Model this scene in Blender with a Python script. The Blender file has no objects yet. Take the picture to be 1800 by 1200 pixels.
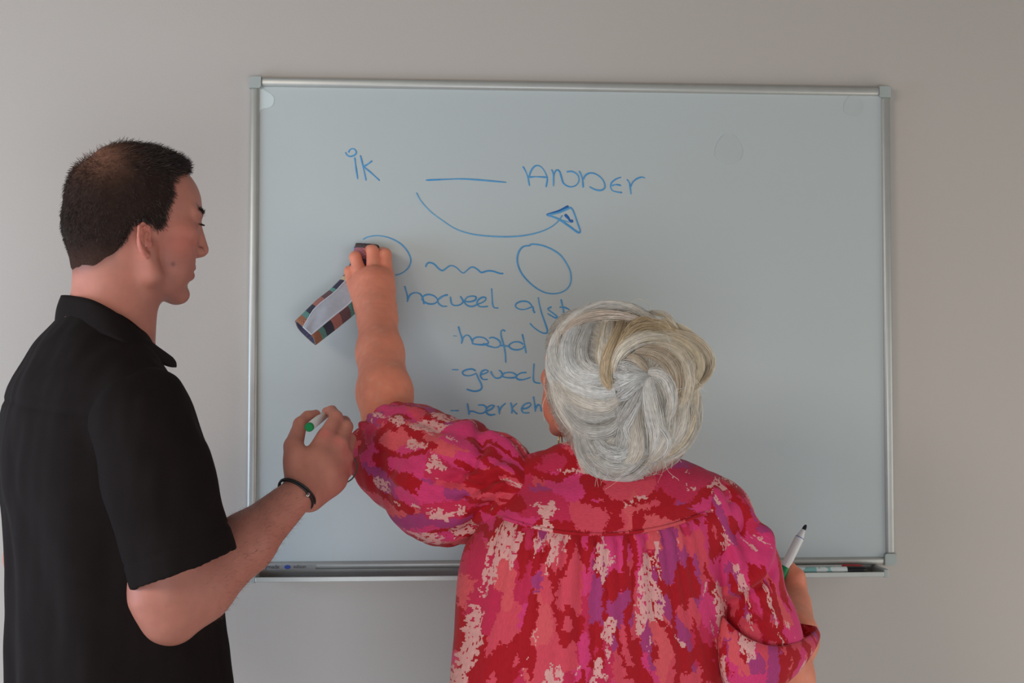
import bpy, math
import numpy as np
from mathutils import Vector, Matrix

S = bpy.context.scene
COL = S.collection
rng = np.random.default_rng(7)

# ------------------------------------------------------------------ camera, world, light, exposure
CAM = np.array([0.307, -2.575, 1.49]); YAW = math.radians(3.92); PIT = math.radians(2.305); FPX = 2450.0
cam_data = bpy.data.cameras.new('camera'); cam_data.sensor_width = 36.0; cam_data.lens = FPX / 1800 * 36.0
cam_data.clip_start = 0.05
cam = bpy.data.objects.new('camera', cam_data); COL.objects.link(cam)
cam.location = CAM; cam.rotation_euler = (math.pi / 2 + PIT, 0, -YAW); S.camera = cam

world = bpy.data.worlds.new('world'); S.world = world; world.use_nodes = True
bg = world.node_tree.nodes['Background']
bg.inputs[0].default_value = (0.80, 0.86, 1.0, 1); bg.inputs[1].default_value = 0.06

def area(name, loc, target, size, size_y, power, color):
    d = bpy.data.lights.new(name, 'AREA'); d.shape = 'RECTANGLE'; d.size = size; d.size_y = size_y
    d.energy = power; d.color = color
    o = bpy.data.objects.new(name, d); COL.objects.link(o); o.location = loc
    o.rotation_euler = (Vector(target) - Vector(loc)).to_track_quat('-Z', 'Y').to_euler()
    return o
area('window_light', (-1.74, -1.0, 1.2), (0.5, 0.0, 1.1), 1.0, 1.3, 31, (0.62, 0.79, 1.0))  # added fill for the bluish daylight from the left, source unseen
area('window_light', (2.54, -0.9, 1.0), (0.9, 0.0, 1.1), 1.0, 1.4, 10, (1.0, 1.0, 0.93))  # added fill from the right, source unseen, strength fitted to wall brightness
area('ceiling_lamp_light', (-1.4, -2.4, 2.6), (0.5, 0.0, 1.2), 1.2, 1.2, 50, (1.0, 0.93, 0.83))
area('rear_window_light', (0.5, -3.9, 0.75), (0.6, 0.0, 1.3), 2.2, 1.0, 42, (0.86, 0.93, 1.0))  # added low fill behind the camera, brightens hair and lower wall

S.view_settings.view_transform = 'Standard'; S.view_settings.look = 'None'
S.view_settings.gamma = 1.0; S.view_settings.use_curve_mapping = False
S.view_settings.exposure = -0.13

# ------------------------------------------------------------------ helpers: camera measures, objects
_F = np.array([math.sin(YAW) * math.cos(PIT), math.cos(YAW) * math.cos(PIT), math.sin(PIT)])
_R = np.cross(_F, [0, 0, 1]); _R /= np.linalg.norm(_R); _U = np.cross(_R, _F)
def ray(px, py):
    d = _F + _R * ((px - 900) / FPX) - _U * ((py - 600) / FPX)
    return d / np.linalg.norm(d)
def P(px, py, y):
    """world point on the sight line of a photo measurement, on the plane at depth y"""
    d = ray(px, py); return CAM + d * ((y - CAM[1]) / d[1])

def srgb(r, g, b):
    f = lambda c: (c / 255 / 12.92) if c <= 10 else ((c / 255 + 0.055) / 1.055) ** 2.4
    return np.array([f(r), f(g), f(b)])
def rgba(r, g, b): return tuple(srgb(r, g, b)) + (1.0,)

def tag(o, label=None, cat=None, group=None, kind=None):
    if label: o['label'] = label
    if cat: o['category'] = cat
    if group: o['group'] = group
    if kind: o['kind'] = kind
    return o
def empty(name, loc):
    o = bpy.data.objects.new(name, None); COL.objects.link(o); o.location = loc; o.empty_display_size = 0.05; return o
def mesh_obj(name, V, F, mat, parent=None, smooth=True, attrs=None):
    """V (n,3) world coordinates, F list/array of faces"""
    me = bpy.data.meshes.new(name)
    V = np.asarray(V, float)
    if isinstance(F, np.ndarray):
        n, k = F.shape
        me.vertices.add(len(V)); me.vertices.foreach_set('co', V.astype(np.float32).ravel())
        me.loops.add(n * k); me.loops.foreach_set('vertex_index', F.astype(np.int32).ravel())
        me.polygons.add(n); me.polygons.foreach_set('loop_start', np.arange(0, n * k, k, dtype=np.int32))
        me.update(calc_edges=True)
    else:
        me.from_pydata(V.tolist(), [], [list(map(int, f)) for f in F]); me.update()
    me.polygons.foreach_set('use_smooth', [smooth] * len(me.polygons))
    for nm, arr in (attrs or {}).items():
        arr = np.asarray(arr, np.float32)
        if arr.ndim == 1:
            me.attributes.new(nm, 'FLOAT', 'POINT').data.foreach_set('value', arr)
        elif nm.startswith('Col'):
            a4 = np.ones((len(arr), 4), np.float32); a4[:, :3] = arr
            me.attributes.new(nm, 'FLOAT_COLOR', 'POINT').data.foreach_set('color', a4.ravel())
        else:
            me.attributes.new(nm, 'FLOAT_VECTOR', 'POINT').data.foreach_set('vector', arr.ravel())
    if mat: me.materials.append(mat)
    o = bpy.data.objects.new(name, me); COL.objects.link(o)
    if parent:
        o.parent = parent
        root = parent; off = Vector((0, 0, 0))
        while root is not None:
            off += root.location; root = root.parent
        o.location = (0, 0, 0)
        me.transform(Matrix.Translation(-off))
    return o

def box(c, s, bev=0.0):
    """bevelled box -> V,F"""
    import bmesh
    bm = bmesh.new(); bmesh.ops.create_cube(bm, size=1)
    for v in bm.verts: v.co = Vector((v.co.x * s[0] + c[0], v.co.y * s[1] + c[1], v.co.z * s[2] + c[2]))
    if bev > 0: bmesh.ops.bevel(bm, geom=bm.edges[:], offset=bev, segments=2, affect='EDGES', profile=0.5)
    bm.verts.index_update()
    V = np.array([v.co[:] for v in bm.verts]); F = [[v.index for v in f.verts] for f in bm.faces]; bm.free()
    return V, F
def merge(*parts):
    V = []; F = []; o = 0
    for v, f in parts:
        V.append(np.asarray(v)); F += [[i + o for i in q] for q in f]; o += len(v)
    return np.concatenate(V), F
def unit(v): v = np.asarray(v, float); return v / np.linalg.norm(v)
def perp(t):
    t = unit(t); a = np.array([0, 0, 1.0]) if abs(t[2]) < .9 else np.array([1.0, 0, 0])
    u = unit(np.cross(t, a)); return u, np.cross(t, u)
def lathe(a, b, prof, seg=24):
    """prof: list of (t along a->b in metres, radius)"""
    t = unit(np.subtract(b, a)); u, w = perp(t); V = []; F = []
    for h, r in prof:
        for i in range(seg):
            an = 2 * math.pi * i / seg
            V.append(np.asarray(a) + t * h + (u * math.cos(an) + w * math.sin(an)) * r)
    for j in range(len(prof) - 1):
        for i in range(seg):
            F.append([j * seg + i, (j + 1) * seg + i, (j + 1) * seg + (i + 1) % seg, j * seg + (i + 1) % seg])
    for ring, rev in ((0, False), (len(prof) - 1, True)):
        o = len(V); V += [V[ring * seg + i] for i in range(seg)]; q = [o + i for i in range(seg)]; F.append(q[::-1] if rev else q)
    return np.array(V), F
def catmull(pts, n=8, closed=False):
    pts = np.asarray(pts, float)
    if closed: q = np.vstack([pts[-1], pts, pts[0], pts[1]])
    else: q = np.vstack([2 * pts[0] - pts[1], pts, 2 * pts[-1] - pts[-2]])
    out = []
    for i in range(len(q) - 3):
        p0, p1, p2, p3 = q[i:i + 4]
        for k in range(n):
            t = k / n
            out.append(.5 * (2 * p1 + (p2 - p0) * t + (2 * p0 - 5 * p1 + 4 * p2 - p3) * t * t + (3 * p1 - p0 - 3 * p2 + p3) * t ** 3))
    if not closed: out.append(pts[-1])
    return np.array(out)
def tube(pts, r, seg=8, closed=False):
    pts = np.asarray(pts, float); n = len(pts); r = np.broadcast_to(np.asarray(r, float), (n,))
    T = np.roll(pts, -1, 0) - np.roll(pts, 1, 0)
    if not closed: T[0] = pts[1] - pts[0]; T[-1] = pts[-1] - pts[-2]
    V = []; F = []; u, _ = perp(T[0])
    for i in range(n):
        t = unit(T[i]); u = unit(u - t * (u @ t)); w = np.cross(t, u)
        for k in range(seg):
            a = 2 * math.pi * k / seg; V.append(pts[i] + (u * math.cos(a) + w * math.sin(a)) * r[i])
    for i in range(n if closed else n - 1):
        j = (i + 1) % n
        for k in range(seg): F.append([i * seg + k, i * seg + (k + 1) % seg, j * seg + (k + 1) % seg, j * seg + k])
    if not closed: F.append(list(range(seg))[::-1]); F.append([(n - 1) * seg + k for k in range(seg)])
    return np.array(V), F

def strands(curves, rad, cols, name, mat, parent, label=None):
    """curves (N,M,3), rad (N,M): three sided hair strands in one mesh"""
    C = np.asarray(curves, float); N, M, _ = C.shape
    T = np.gradient(C, axis=1); T /= np.linalg.norm(T, axis=2, keepdims=True) + 1e-9
    rv = rng.normal(size=(N, 1, 3)); u = np.cross(T, rv); u /= np.linalg.norm(u, axis=2, keepdims=True) + 1e-9
    w = np.cross(T, u); V = np.empty((N, M, 3, 3))
    for k in range(3):
        a = 2 * math.pi * k / 3
        V[:, :, k] = C + (u * math.cos(a) + w * math.sin(a)) * np.asarray(rad)[..., None]
    idx = np.arange(N * M * 3).reshape(N, M, 3)
    q = []
    for k in range(3):
        q.append(np.stack([idx[:, :-1, k], idx[:, :-1, (k + 1) % 3], idx[:, 1:, (k + 1) % 3], idx[:, 1:, k]], -1).reshape(-1, 4))
    cc = np.repeat(np.asarray(cols)[:, None, :], M * 3, 1).reshape(-1, 3)
    o = mesh_obj(name, V.reshape(-1, 3), np.concatenate(q), mat, parent, True, {'Col': cc})
    o['kind'] = 'stuff'
    if label: o['label'] = label
    return o

# ------------------------------------------------------------------ implicit-surface sculpting
def smin(a, b, k):
    h = np.clip(.5 + .5 * (b - a) / k, 0, 1); return b * (1 - h) + a * h - k * h * (1 - h)
def smax(a, b, k): return -smin(-a, -b, k)
class Field:
    def __init__(s): s.pr = []; s.T = np.zeros(3); s.R = np.eye(3); s.s = 1.0
    def frame(s, T=(0, 0, 0), R=np.eye(3), sc=1.0): s.T = np.asarray(T, float); s.R = np.asarray(R, float); s.s = sc
    def w(s, p): return s.T + (np.asarray(p, float) * s.s) @ s.R          # rows of R = local axes in world
    def add(s, fn, c, r, k, op): s.pr.append((fn, np.asarray(c, float), r, max(k, 1e-4), op))
    def rc(s, a, b, ra, rb=None, k=.012, flat=None, op='u'):
        a = s.w(a); b = s.w(b); ra = ra * s.s; rb = ra if rb is None else rb * s.s; k = k
        ab = b - a; L = max(ab @ ab, 1e-12); fl = None
        if flat is not None: fl = (unit(np.asarray(flat[0], float) @ s.R), flat[1])
        def fn(p):
            d = p - a; t = np.clip((d @ ab) / L, 0, 1); e = d - t[..., None] * ab
            if fl is not None:
                m = e @ fl[0]; e = e + (m * (1 / fl[1] - 1))[..., None] * fl[0]
            return (np.sqrt((e * e).sum(-1)) - (ra + t * (rb - ra))) * (1 if fl is None else min(1, fl[1] + .15))
        s.add(fn, (a + b) / 2, math.sqrt(L) / 2 + max(ra, rb) * (1 if fl is None else max(1, fl[1])), k, op)
    def chain(s, pts, rad, k=.012, flat=None, op='u'):
        for i in range(len(pts) - 1): s.rc(pts[i], pts[i + 1], rad[i], rad[i + 1], k, flat, op)
    def ell(s, c, r, k=.012, R=np.eye(3), op='u'):
        c = s.w(c); r = np.asarray(r, float) * s.s; M = np.asarray(R, float) @ s.R   # rows = axes in world
        def fn(p):
            q = (p - c) @ M.T; k0 = np.sqrt(((q / r) ** 2).sum(-1)); k1 = np.sqrt(((q / r ** 2) ** 2).sum(-1)) + 1e-9
            return k0 * (k0 - 1) / k1
        s.add(fn, c, max(r), k, op)
    def loft(s, rows, yaw, n=2.2, k=.02):
        """rows: (z, cx, cy, a_right, b_front, b_back); facing direction (cos yaw, sin yaw)"""
        R_ = np.array(sorted(rows)); z = R_[:, 0]; zz = np.linspace(z[0], z[-1], 200)
        G = np.stack([np.interp(zz, z, R_[:, i]) for i in range(1, 6)], 1)
        for _ in range(12): G[1:-1] = .25 * G[:-2] + .5 * G[1:-1] + .25 * G[2:]
        f = (math.cos(yaw), math.sin(yaw)); r = (math.sin(yaw), -math.cos(yaw))
        def fn(p):
            zc = np.clip(p[..., 2], z[0], z[-1])
            cx, cy, a, bf, bb = (np.interp(zc, zz, G[:, i]) for i in range(5))
            dx = p[..., 0] - cx; dy = p[..., 1] - cy
            u = dx * r[0] + dy * r[1]; v = dx * f[0] + dy * f[1]; b = np.where(v > 0, bf, bb)
            q = ((np.abs(u) / a) ** n + (np.abs(v) / b) ** n + 1e-9) ** (1 / n)
            d = (q - 1) * np.minimum(a, b)
            return np.maximum(d, np.abs(p[..., 2] - (z[0] + z[-1]) / 2) - (z[-1] - z[0]) / 2)
        c = np.array([R_[:, 1].mean(), R_[:, 2].mean(), (z[0] + z[-1]) / 2])
        s.add(fn, c, math.hypot((z[-1] - z[0]) / 2, max(R_[:, 3].max(), R_[:, 4].max()) + .08), k, 'u')
    def cut(s, c, n, k=.002):
        c = np.asarray(c, float); n = unit(n)
        s.add(lambda p: -((p - c) @ n), c, 1e6, k, 's')
    def ev(s, p, act=None):
        d = np.full(p.shape[:-1], .2, p.dtype)
        for i, (fn, c, r, k, op) in enumerate(s.pr):
            if act is not None and not act[i]: continue
            q = fn(p)
            if op == 'u': d = smin(d, q, k)
            elif op == 's': d = smax(d, -q, k)
        return d
    def mesh(s, vox, mod=None, pad=.012, smooth=2, lo=None, hi=None):
        cs = np.array([q[1] for q in s.pr if q[4] == 'u']); rs = np.array([q[2] for q in s.pr if q[4] == 'u'])[:, None]
        l = (cs - rs).min(0) - pad; h = (cs + rs).max(0) + pad
        if lo is not None: l = np.maximum(l, lo)
        if hi is not None: h = np.minimum(h, hi)
        n = np.ceil((h - l) / vox).astype(int) + 1; D = np.full(n, .1, np.float32); B = 24
        C = np.array([q[1] for q in s.pr]); Rr = np.array([q[2] for q in s.pr]); kk = max(q[3] for q in s.pr)
        hd = B * vox * .87 + kk + pad
        isu = np.array([q[4] == 'u' for q in s.pr])
        for i in range(0, n[0], B):
            for j in range(0, n[1], B):
                for m in range(0, n[2], B):
                    e = np.minimum([i + B, j + B, m + B], n)
                    cb = l + vox * (np.array([i, j, m]) + e) / 2
                    act = np.linalg.norm(C - cb, axis=1) - Rr < hd
                    if not (act & isu).any(): continue
                    g = np.stack(np.meshgrid(*[l[a] + vox * np.arange((i, j, m)[a], e[a]) for a in range(3)], indexing='ij'), -1)
                    v = s.ev(g, act)
                    if mod is not None: v = mod(g, v)
                    D[i:e[0], j:e[1], m:e[2]] = v
        return nets(D, l, vox, smooth)
def nets(D, lo, vox, smooth=2):
    sg = D < 0
    cnt = np.zeros(np.array(D.shape) - 1, np.uint8); offs = [(a, b, c) for a in (0, 1) for b in (0, 1) for c in (0, 1)]
    sh = D.shape
    for a, b, c in offs: cnt += sg[a:sh[0] - 1 + a, b:sh[1] - 1 + b, c:sh[2] - 1 + c]
    I = np.argwhere((cnt > 0) & (cnt < 8)); val = np.stack([D[I[:, 0] + a, I[:, 1] + b, I[:, 2] + c] for a, b, c in offs], 1)
    O = np.array(offs, float); acc = np.zeros((len(I), 3)); num = np.zeros(len(I))
    for x in range(8):
        for y in range(x + 1, 8):
            if np.abs(O[x] - O[y]).sum() != 1: continue
            m = (val[:, x] < 0) != (val[:, y] < 0)
            t = np.where(m, val[:, x] / np.where(m, val[:, x] - val[:, y], 1), 0)
            acc += np.where(m[:, None], O[x] + t[:, None] * (O[y] - O[x]), 0); num += m
    V = lo + vox * (I + acc / num[:, None])
    cid = np.full(cnt.shape, -1, np.int32); cid[I[:, 0], I[:, 1], I[:, 2]] = np.arange(len(I))
    Fs = []
    for ax in range(3):
        b, c = (ax + 1) % 3, (ax + 2) % 3
        s0 = [slice(None)] * 3; s1 = [slice(None)] * 3; s0[ax] = slice(0, -1); s1[ax] = slice(1, None)
        E = np.argwhere(sg[tuple(s0)] != sg[tuple(s1)])
        ok = (E[:, b] > 0) & (E[:, c] > 0) & (E[:, b] < cnt.shape[b]) & (E[:, c] < cnt.shape[c]); E = E[ok]
        q = []
        for db, dc in ((1, 1), (0, 1), (0, 0), (1, 0)):
            e = E.copy(); e[:, b] -= db; e[:, c] -= dc; q.append(cid[e[:, 0], e[:, 1], e[:, 2]])
        q = np.stack(q, 1); inside = sg[E[:, 0], E[:, 1], E[:, 2]]
        q = np.where(inside[:, None], q, q[:, ::-1]); Fs.append(q)
    F = np.concatenate(Fs); F = F[(F >= 0).all(1)]
    for _ in range(smooth): V = .45 * V + .55 * lap(V, F)
    return V, F
def lap(V, F):
    n = len(V); a = np.concatenate([F[:, i] for i in range(4)]); b = np.concatenate([F[:, (i + 1) % 4] for i in range(4)])
    cnt = np.bincount(a, minlength=n) + np.bincount(b, minlength=n)
    return np.stack([(np.bincount(a, V[b, k], n) + np.bincount(b, V[a, k], n)) / np.maximum(cnt, 1) for k in range(3)], 1)
def vnorm(V, F):
    fn = np.cross(V[F[:, 2]] - V[F[:, 0]], V[F[:, 3]] - V[F[:, 1]]); n = len(V)
    N = np.stack([sum(np.bincount(F[:, i], fn[:, k], n) for i in range(4)) for k in range(3)], 1)
    return N / (np.linalg.norm(N, axis=1, keepdims=True) + 1e-12)
_wv = np.random.default_rng(3).normal(size=(40, 3)); _wp = np.random.default_rng(4).uniform(0, 6.28, 40)
def wob(p, f, seed=0, n=6):
    """cheap smooth noise in -1..1"""
    o = np.zeros(p.shape[:-1])
    for i in range(n):
        j = (i + seed * 7) % 40; o = o + np.sin(p @ (_wv[j] * f) + _wp[j] + 1.7 * np.sin(p @ (_wv[(j + 11) % 40] * f * .6)))
    return o / n * 1.4
def sstep(a, b, x): t = np.clip((x - a) / (b - a), 0, 1); return t * t * (3 - 2 * t)
def gauss(d, s): return np.exp(-(d / s) ** 2)
def rotz(a): c, s = math.cos(a), math.sin(a); return np.array([[c, s, 0], [-s, c, 0], [0, 0, 1.0]])   # rows: x axis, y axis, z axis in world

# ------------------------------------------------------------------ materials
def mat(name, col=(.8, .8, .8, 1), rough=.6, metal=0.0, spec=.5, attr=None, noise=None, bump=None, sheen=0, sss=0):
    m = bpy.data.materials.new(name); m.use_nodes = True; nt = m.node_tree; b = nt.nodes['Principled BSDF']; L = nt.links.new
    b.inputs['Base Color'].default_value = col; b.inputs['Roughness'].default_value = rough
    b.inputs['Metallic'].default_value = metal; b.inputs['Specular IOR Level'].default_value = spec
    if sheen: b.inputs['Sheen Weight'].default_value = sheen
    if sss:
        b.inputs['Subsurface Weight'].default_value = sss; b.inputs['Subsurface Radius'].default_value = (1, .35, .2); b.inputs['Subsurface Scale'].default_value = .006
    src = None
    if attr:
        a = nt.nodes.new('ShaderNodeAttribute'); a.attribute_name = attr; src = a.outputs['Color']
    tc = nt.nodes.new('ShaderNodeTexCoord')
    if noise:  # (scale, amount)
        n = nt.nodes.new('ShaderNodeTexNoise'); n.inputs['Scale'].default_value = noise[0]; n.inputs['Detail'].default_value = 5
        L(tc.outputs['Object'], n.inputs['Vector'])
        mr = nt.nodes.new('ShaderNodeMapRange'); mr.inputs[3].default_value = 1 - noise[1]; mr.inputs[4].default_value = 1 + noise[1]
        mr.inputs[1].default_value = .3; mr.inputs[2].default_value = .7
        L(n.outputs['Fac'], mr.inputs[0])
        mx = nt.nodes.new('ShaderNodeVectorMath'); mx.operation = 'SCALE'
        if src: L(src, mx.inputs[0])
        else: mx.inputs[0].default_value = col[:3]
        L(mr.outputs[0], mx.inputs['Scale']); src = mx.outputs[0]
    if src: L(src, b.inputs['Base Color'])
    if bump:   # (scale, strength, distance)
        n = nt.nodes.new('ShaderNodeTexNoise'); n.inputs['Scale'].default_value = bump[0]; n.inputs['Detail'].default_value = 4
        L(tc.outputs['Object'], n.inputs['Vector'])
        bp = nt.nodes.new('ShaderNodeBump'); bp.inputs['Strength'].default_value = bump[1]; bp.inputs['Distance'].default_value = bump[2]
        L(n.outputs['Fac'], bp.inputs['Height']); L(bp.outputs[0], b.inputs['Normal'])
    return m
M_wall = mat('painted_plaster', rgba(190, 181, 174), .9, spec=.2, noise=(1.3, .015), bump=(220, .12, .002))
M_ceil = mat('ceiling_paint', rgba(120, 117, 112), .95, noise=(2, .02))
M_floor = mat('floor_vinyl', rgba(214, 208, 198), .6, noise=(6, .08))
M_board = mat('enamel_white', rgba(189, 195, 194), .34, spec=.35, noise=(1.7, .015))
M_alu = mat('brushed_aluminium', rgba(186, 185, 180), .42, metal=.45, noise=(40, .03))
M_cap = mat('grey_plastic', rgba(168, 174, 170), .5, noise=(30, .03))
M_ink = mat('blue_ink', (1, 1, 1, 1), .55, attr='Col', noise=(90, .10))
M_film = mat('film_residue', rgba(205, 214, 214), .5, noise=(30, .02))
M_smudge = mat('smudge', rgba(185, 191, 189), .5, noise=(20, .02))
M_skin = mat('skin', (1, 1, 1, 1), .52, spec=.35, attr='Col', noise=(55, .06), bump=(420, .10, .001), sss=.12)
M_eye = mat('eye_white', rgba(225, 218, 210), .15, noise=(20, .02))
M_black = mat('black_cotton', rgba(25, 18, 17), .9, spec=.15, noise=(25, .10), bump=(900, .25, .001))
M_darktr = mat('dark_trousers', rgba(40, 42, 52), .85, noise=(20, .1))
M_shoe = mat('shoe_leather', rgba(38, 32, 30), .5, noise=(20, .1))
M_hairm = mat('dark_brown_hair', (1, 1, 1, 1), .5, spec=.4, attr='Col', noise=(300, .25))
M_hairc = mat('scalp_hair', (1, 1, 1, 1), .95, spec=.08, attr='Col', noise=(300, .2))
M_hairw = mat('silver_blond_hair', (1, 1, 1, 1), .32, spec=.7, attr='Col', noise=(120, .10))
M_gold = mat('gold', rgba(212, 180, 120), .3, metal=1, noise=(60, .03))
M_chrome = mat('steel', rgba(200, 200, 200), .2, metal=1, noise=(60, .03))
M_cord = mat('black_cord', rgba(18, 17, 18), .5, noise=(200, .1))
M_olive = mat('olive_wire', rgba(70, 72, 52), .45, noise=(200, .1))
M_white = mat('white_plastic', rgba(222, 220, 218), .35, noise=(40, .015))
M_green = mat('green_plastic', rgba(0, 128, 70), .4, noise=(40, .04))
M_blackp = mat('black_plastic', rgba(20, 20, 22), .4, noise=(40, .05))
M_redp = mat('red_plastic', rgba(205, 40, 35), .4, noise=(40, .04))
M_navy = mat('felt_tip_ink', rgba(22, 22, 34), .8, noise=(200, .1))
M_felt = mat('grey_felt', rgba(186, 184, 190), .95, noise=(120, .05), bump=(500, .3, .001))
M_pipe = mat('white_piping', rgba(214, 214, 222), .8, noise=(200, .03))
M_label = mat('label_paper', rgba(150, 148, 146), .5, noise=(40, .02))
M_blue = mat('blue_print', rgba(40, 70, 160), .5, noise=(40, .02))
M_print = mat('dark_print', rgba(45, 45, 50), .5, noise=(40, .02))

def mat_blouse():
    m = bpy.data.materials.new('ikat_cotton'); m.use_nodes = True; nt = m.node_tree; b = nt.nodes['Principled BSDF']; L = nt.links.new
    N = nt.nodes.new
    b.inputs['Roughness'].default_value = .8; b.inputs['Specular IOR Level'].default_value = .25; b.inputs['Sheen Weight'].default_value = .08
    a = N('ShaderNodeAttribute'); a.attribute_name = 'pat'
    def vm(op, x, y=None):
        n = N('ShaderNodeVectorMath'); n.operation = op
        for i, q in enumerate((x, y)):
            if q is None: continue
            if isinstance(q, (tuple, list)): n.inputs[i].default_value = q
            else: L(q, n.inputs[i])
        return n.outputs[0]
    def noise(vec, sc, det=2, rough=.5):
        n = N('ShaderNodeTexNoise'); n.inputs['Scale'].default_value = sc; n.inputs['Detail'].default_value = det; n.inputs['Roughness'].default_value = rough
        L(vec, n.inputs['Vector']); return n
    def mth(op, x, y):
        n = N('ShaderNodeMath'); n.operation = op
        for i, q in enumerate((x, y)):
            if isinstance(q, (int, float)): n.inputs[i].default_value = q
            else: L(q, n.inputs[i])
        return n.outputs[0]
    def mix(f, x, y):
        n = N('ShaderNodeMix'); n.data_type = 'RGBA'; L(f, n.inputs[0])
        for i, q in ((6, x), (7, y)):
            if isinstance(q, tuple): n.inputs[i].default_value = q
            else: L(q, n.inputs[i])
        return n.outputs[2]
    snap = vm('SNAP', a.outputs['Vector'], (.0011, .0022, .0011))
    jag = noise(snap, 120, 3, .6)
    jv = vm('SUBTRACT', jag.outputs['Color'], (.5, .5, .5)); jv = vm('MULTIPLY', jv, (.018, .030, .0))
    base = vm('ADD', snap, jv)
    sc = vm('MULTIPLY', base, (1, .34, 1))
    vo = N('ShaderNodeTexVoronoi'); vo.distance = 'CHEBYCHEV'; vo.inputs['Scale'].default_value = 37; L(sc, vo.inputs['Vector'])
    sep = N('ShaderNodeSeparateColor'); L(vo.outputs['Color'], sep.inputs[0])
    cr = N('ShaderNodeValToRGB'); cr.color_ramp.interpolation = 'CONSTANT'; L(sep.outputs[0], cr.inputs[0])
    st = [(0, (216, 72, 90)), (.27, (216, 58, 114)), (.5, (200, 42, 80)), (.66, (172, 58, 116)), (.86, (220, 86, 94))]
    e = cr.color_ramp.elements
    while len(e) < len(st): e.new(.5)
    for i, (p, c) in enumerate(st): e[i].position = p; e[i].color = rgba(*c)
    # dark red brush shapes
    nb = noise(vm('MULTIPLY', base, (1, .33, 1)), 29, 1.5, .5)
    red = mth('GREATER_THAN', mth('ABSOLUTE', mth('SUBTRACT', nb.outputs['Fac'], .565), 0), .058)
    red = mth('SUBTRACT', 1.0, red)
    c1 = mix(red, cr.outputs[0], rgba(176, 14, 30))
    # pale dry-brush patches
    np_ = noise(vm('ADD', vm('MULTIPLY', base, (1, .33, 1)), (3.1, 7.7, 0)), 27, 3, .6)
    pal = mth('GREATER_THAN', np_.outputs['Fac'], .580)
    fine = noise(vm('MULTIPLY', snap, (1, .5, 1)), 260, 1); brk = mth('GREATER_THAN', fine.outputs['Fac'], .40); pal = mth('MULTIPLY', pal, brk)
    c2 = mix(pal, c1, rgba(224, 162, 158))
    wv = noise(vm('MULTIPLY', a.outputs['Vector'], (900, 120, 900)), 1, 1)
    mr = N('ShaderNodeMapRange'); mr.inputs[1].default_value = .3; mr.inputs[2].default_value = .7; mr.inputs[3].default_value = .9; mr.inputs[4].default_value = 1.08
    L(wv.outputs['Fac'], mr.inputs[0])
    sx = N('ShaderNodeVectorMath'); sx.operation = 'SCALE'; L(c2, sx.inputs[0]); L(mr.outputs[0], sx.inputs['Scale'])
    L(sx.outputs[0], b.inputs['Base Color'])
    bp = N('ShaderNodeBump'); bp.inputs['Strength'].default_value = .25; bp.inputs['Distance'].default_value = .001
    L(wv.outputs['Fac'], bp.inputs['Height']); L(bp.outputs[0], b.inputs['Normal'])
    return m
M_blouse = mat_blouse()

def mat_plaid():
    m = bpy.data.materials.new('plaid_wool'); m.use_nodes = True; nt = m.node_tree; b = nt.nodes['Principled BSDF']; L = nt.links.new; N = nt.nodes.new
    b.inputs['Roughness'].default_value = .95
    a = N('ShaderNodeAttribute'); a.attribute_name = 'pat'; sep = N('ShaderNodeSeparateXYZ'); L(a.outputs['Vector'], sep.inputs[0])
    cr = N('ShaderNodeValToRGB'); cr.color_ramp.interpolation = 'CONSTANT'
    st = [(0, (168, 112, 84)), (.07, (104, 150, 138)), (.12, (66, 64, 78)), (.20, (178, 118, 106)), (.30, (116, 88, 90)), (.40, (108, 160, 148)), (.45, (72, 68, 88)),
          (.58, (212, 202, 166)), (.63, (140, 92, 100)), (.76, (84, 76, 98)), (.86, (176, 112, 120)), (.96, (88, 76, 76))]
    e = cr.color_ramp.elements
    while len(e) < len(st): e.new(.5)
    for i, (p, c) in enumerate(st): e[i].position = p; e[i].color = rgba(*c)
    L(sep.outputs[1], cr.inputs[0])
    w = N('ShaderNodeTexChecker'); w.inputs['Scale'].default_value = 1; w.inputs['Color1'].default_value = (1.15, 1.1, 1.1, 1); w.inputs['Color2'].default_value = (.72, .72, .76, 1)
    sc = N('ShaderNodeVectorMath'); sc.operation = 'MULTIPLY'; L(a.outputs['Vector'], sc.inputs[0]); sc.inputs[1].default_value = (400, 70, 1)
    L(sc.outputs[0], w.inputs['Vector'])
    mx = N('ShaderNodeVectorMath'); mx.operation = 'MULTIPLY'; L(cr.outputs[0], mx.inputs[0]); L(w.outputs['Color'], mx.inputs[1])
    L(mx.outputs[0], b.inputs['Base Color'])
    return m
M_plaid = mat_plaid()
def mat_teal():
    m = bpy.data.materials.new('teal_print_barrel'); m.use_nodes = True; nt = m.node_tree; b = nt.nodes['Principled BSDF']; L = nt.links.new; N = nt.nodes.new
    b.inputs['Roughness'].default_value = .35
    tc = N('ShaderNodeTexCoord'); v = N('ShaderNodeTexVoronoi'); v.distance = 'MANHATTAN'; v.inputs['Scale'].default_value = 70; L(tc.outputs['Object'], v.inputs['Vector'])
    s = N('ShaderNodeSeparateColor'); L(v.outputs['Color'], s.inputs[0])
    cr = N('ShaderNodeValToRGB'); cr.color_ramp.interpolation = 'CONSTANT'; e = cr.color_ramp.elements
    e[0].color = rgba(222, 228, 226); e[1].position = .55; e[1].color = rgba(140, 190, 186); L(s.outputs[0], cr.inputs[0]); L(cr.outputs[0], b.inputs['Base Color'])
    return m
M_teal = mat_teal()

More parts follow.
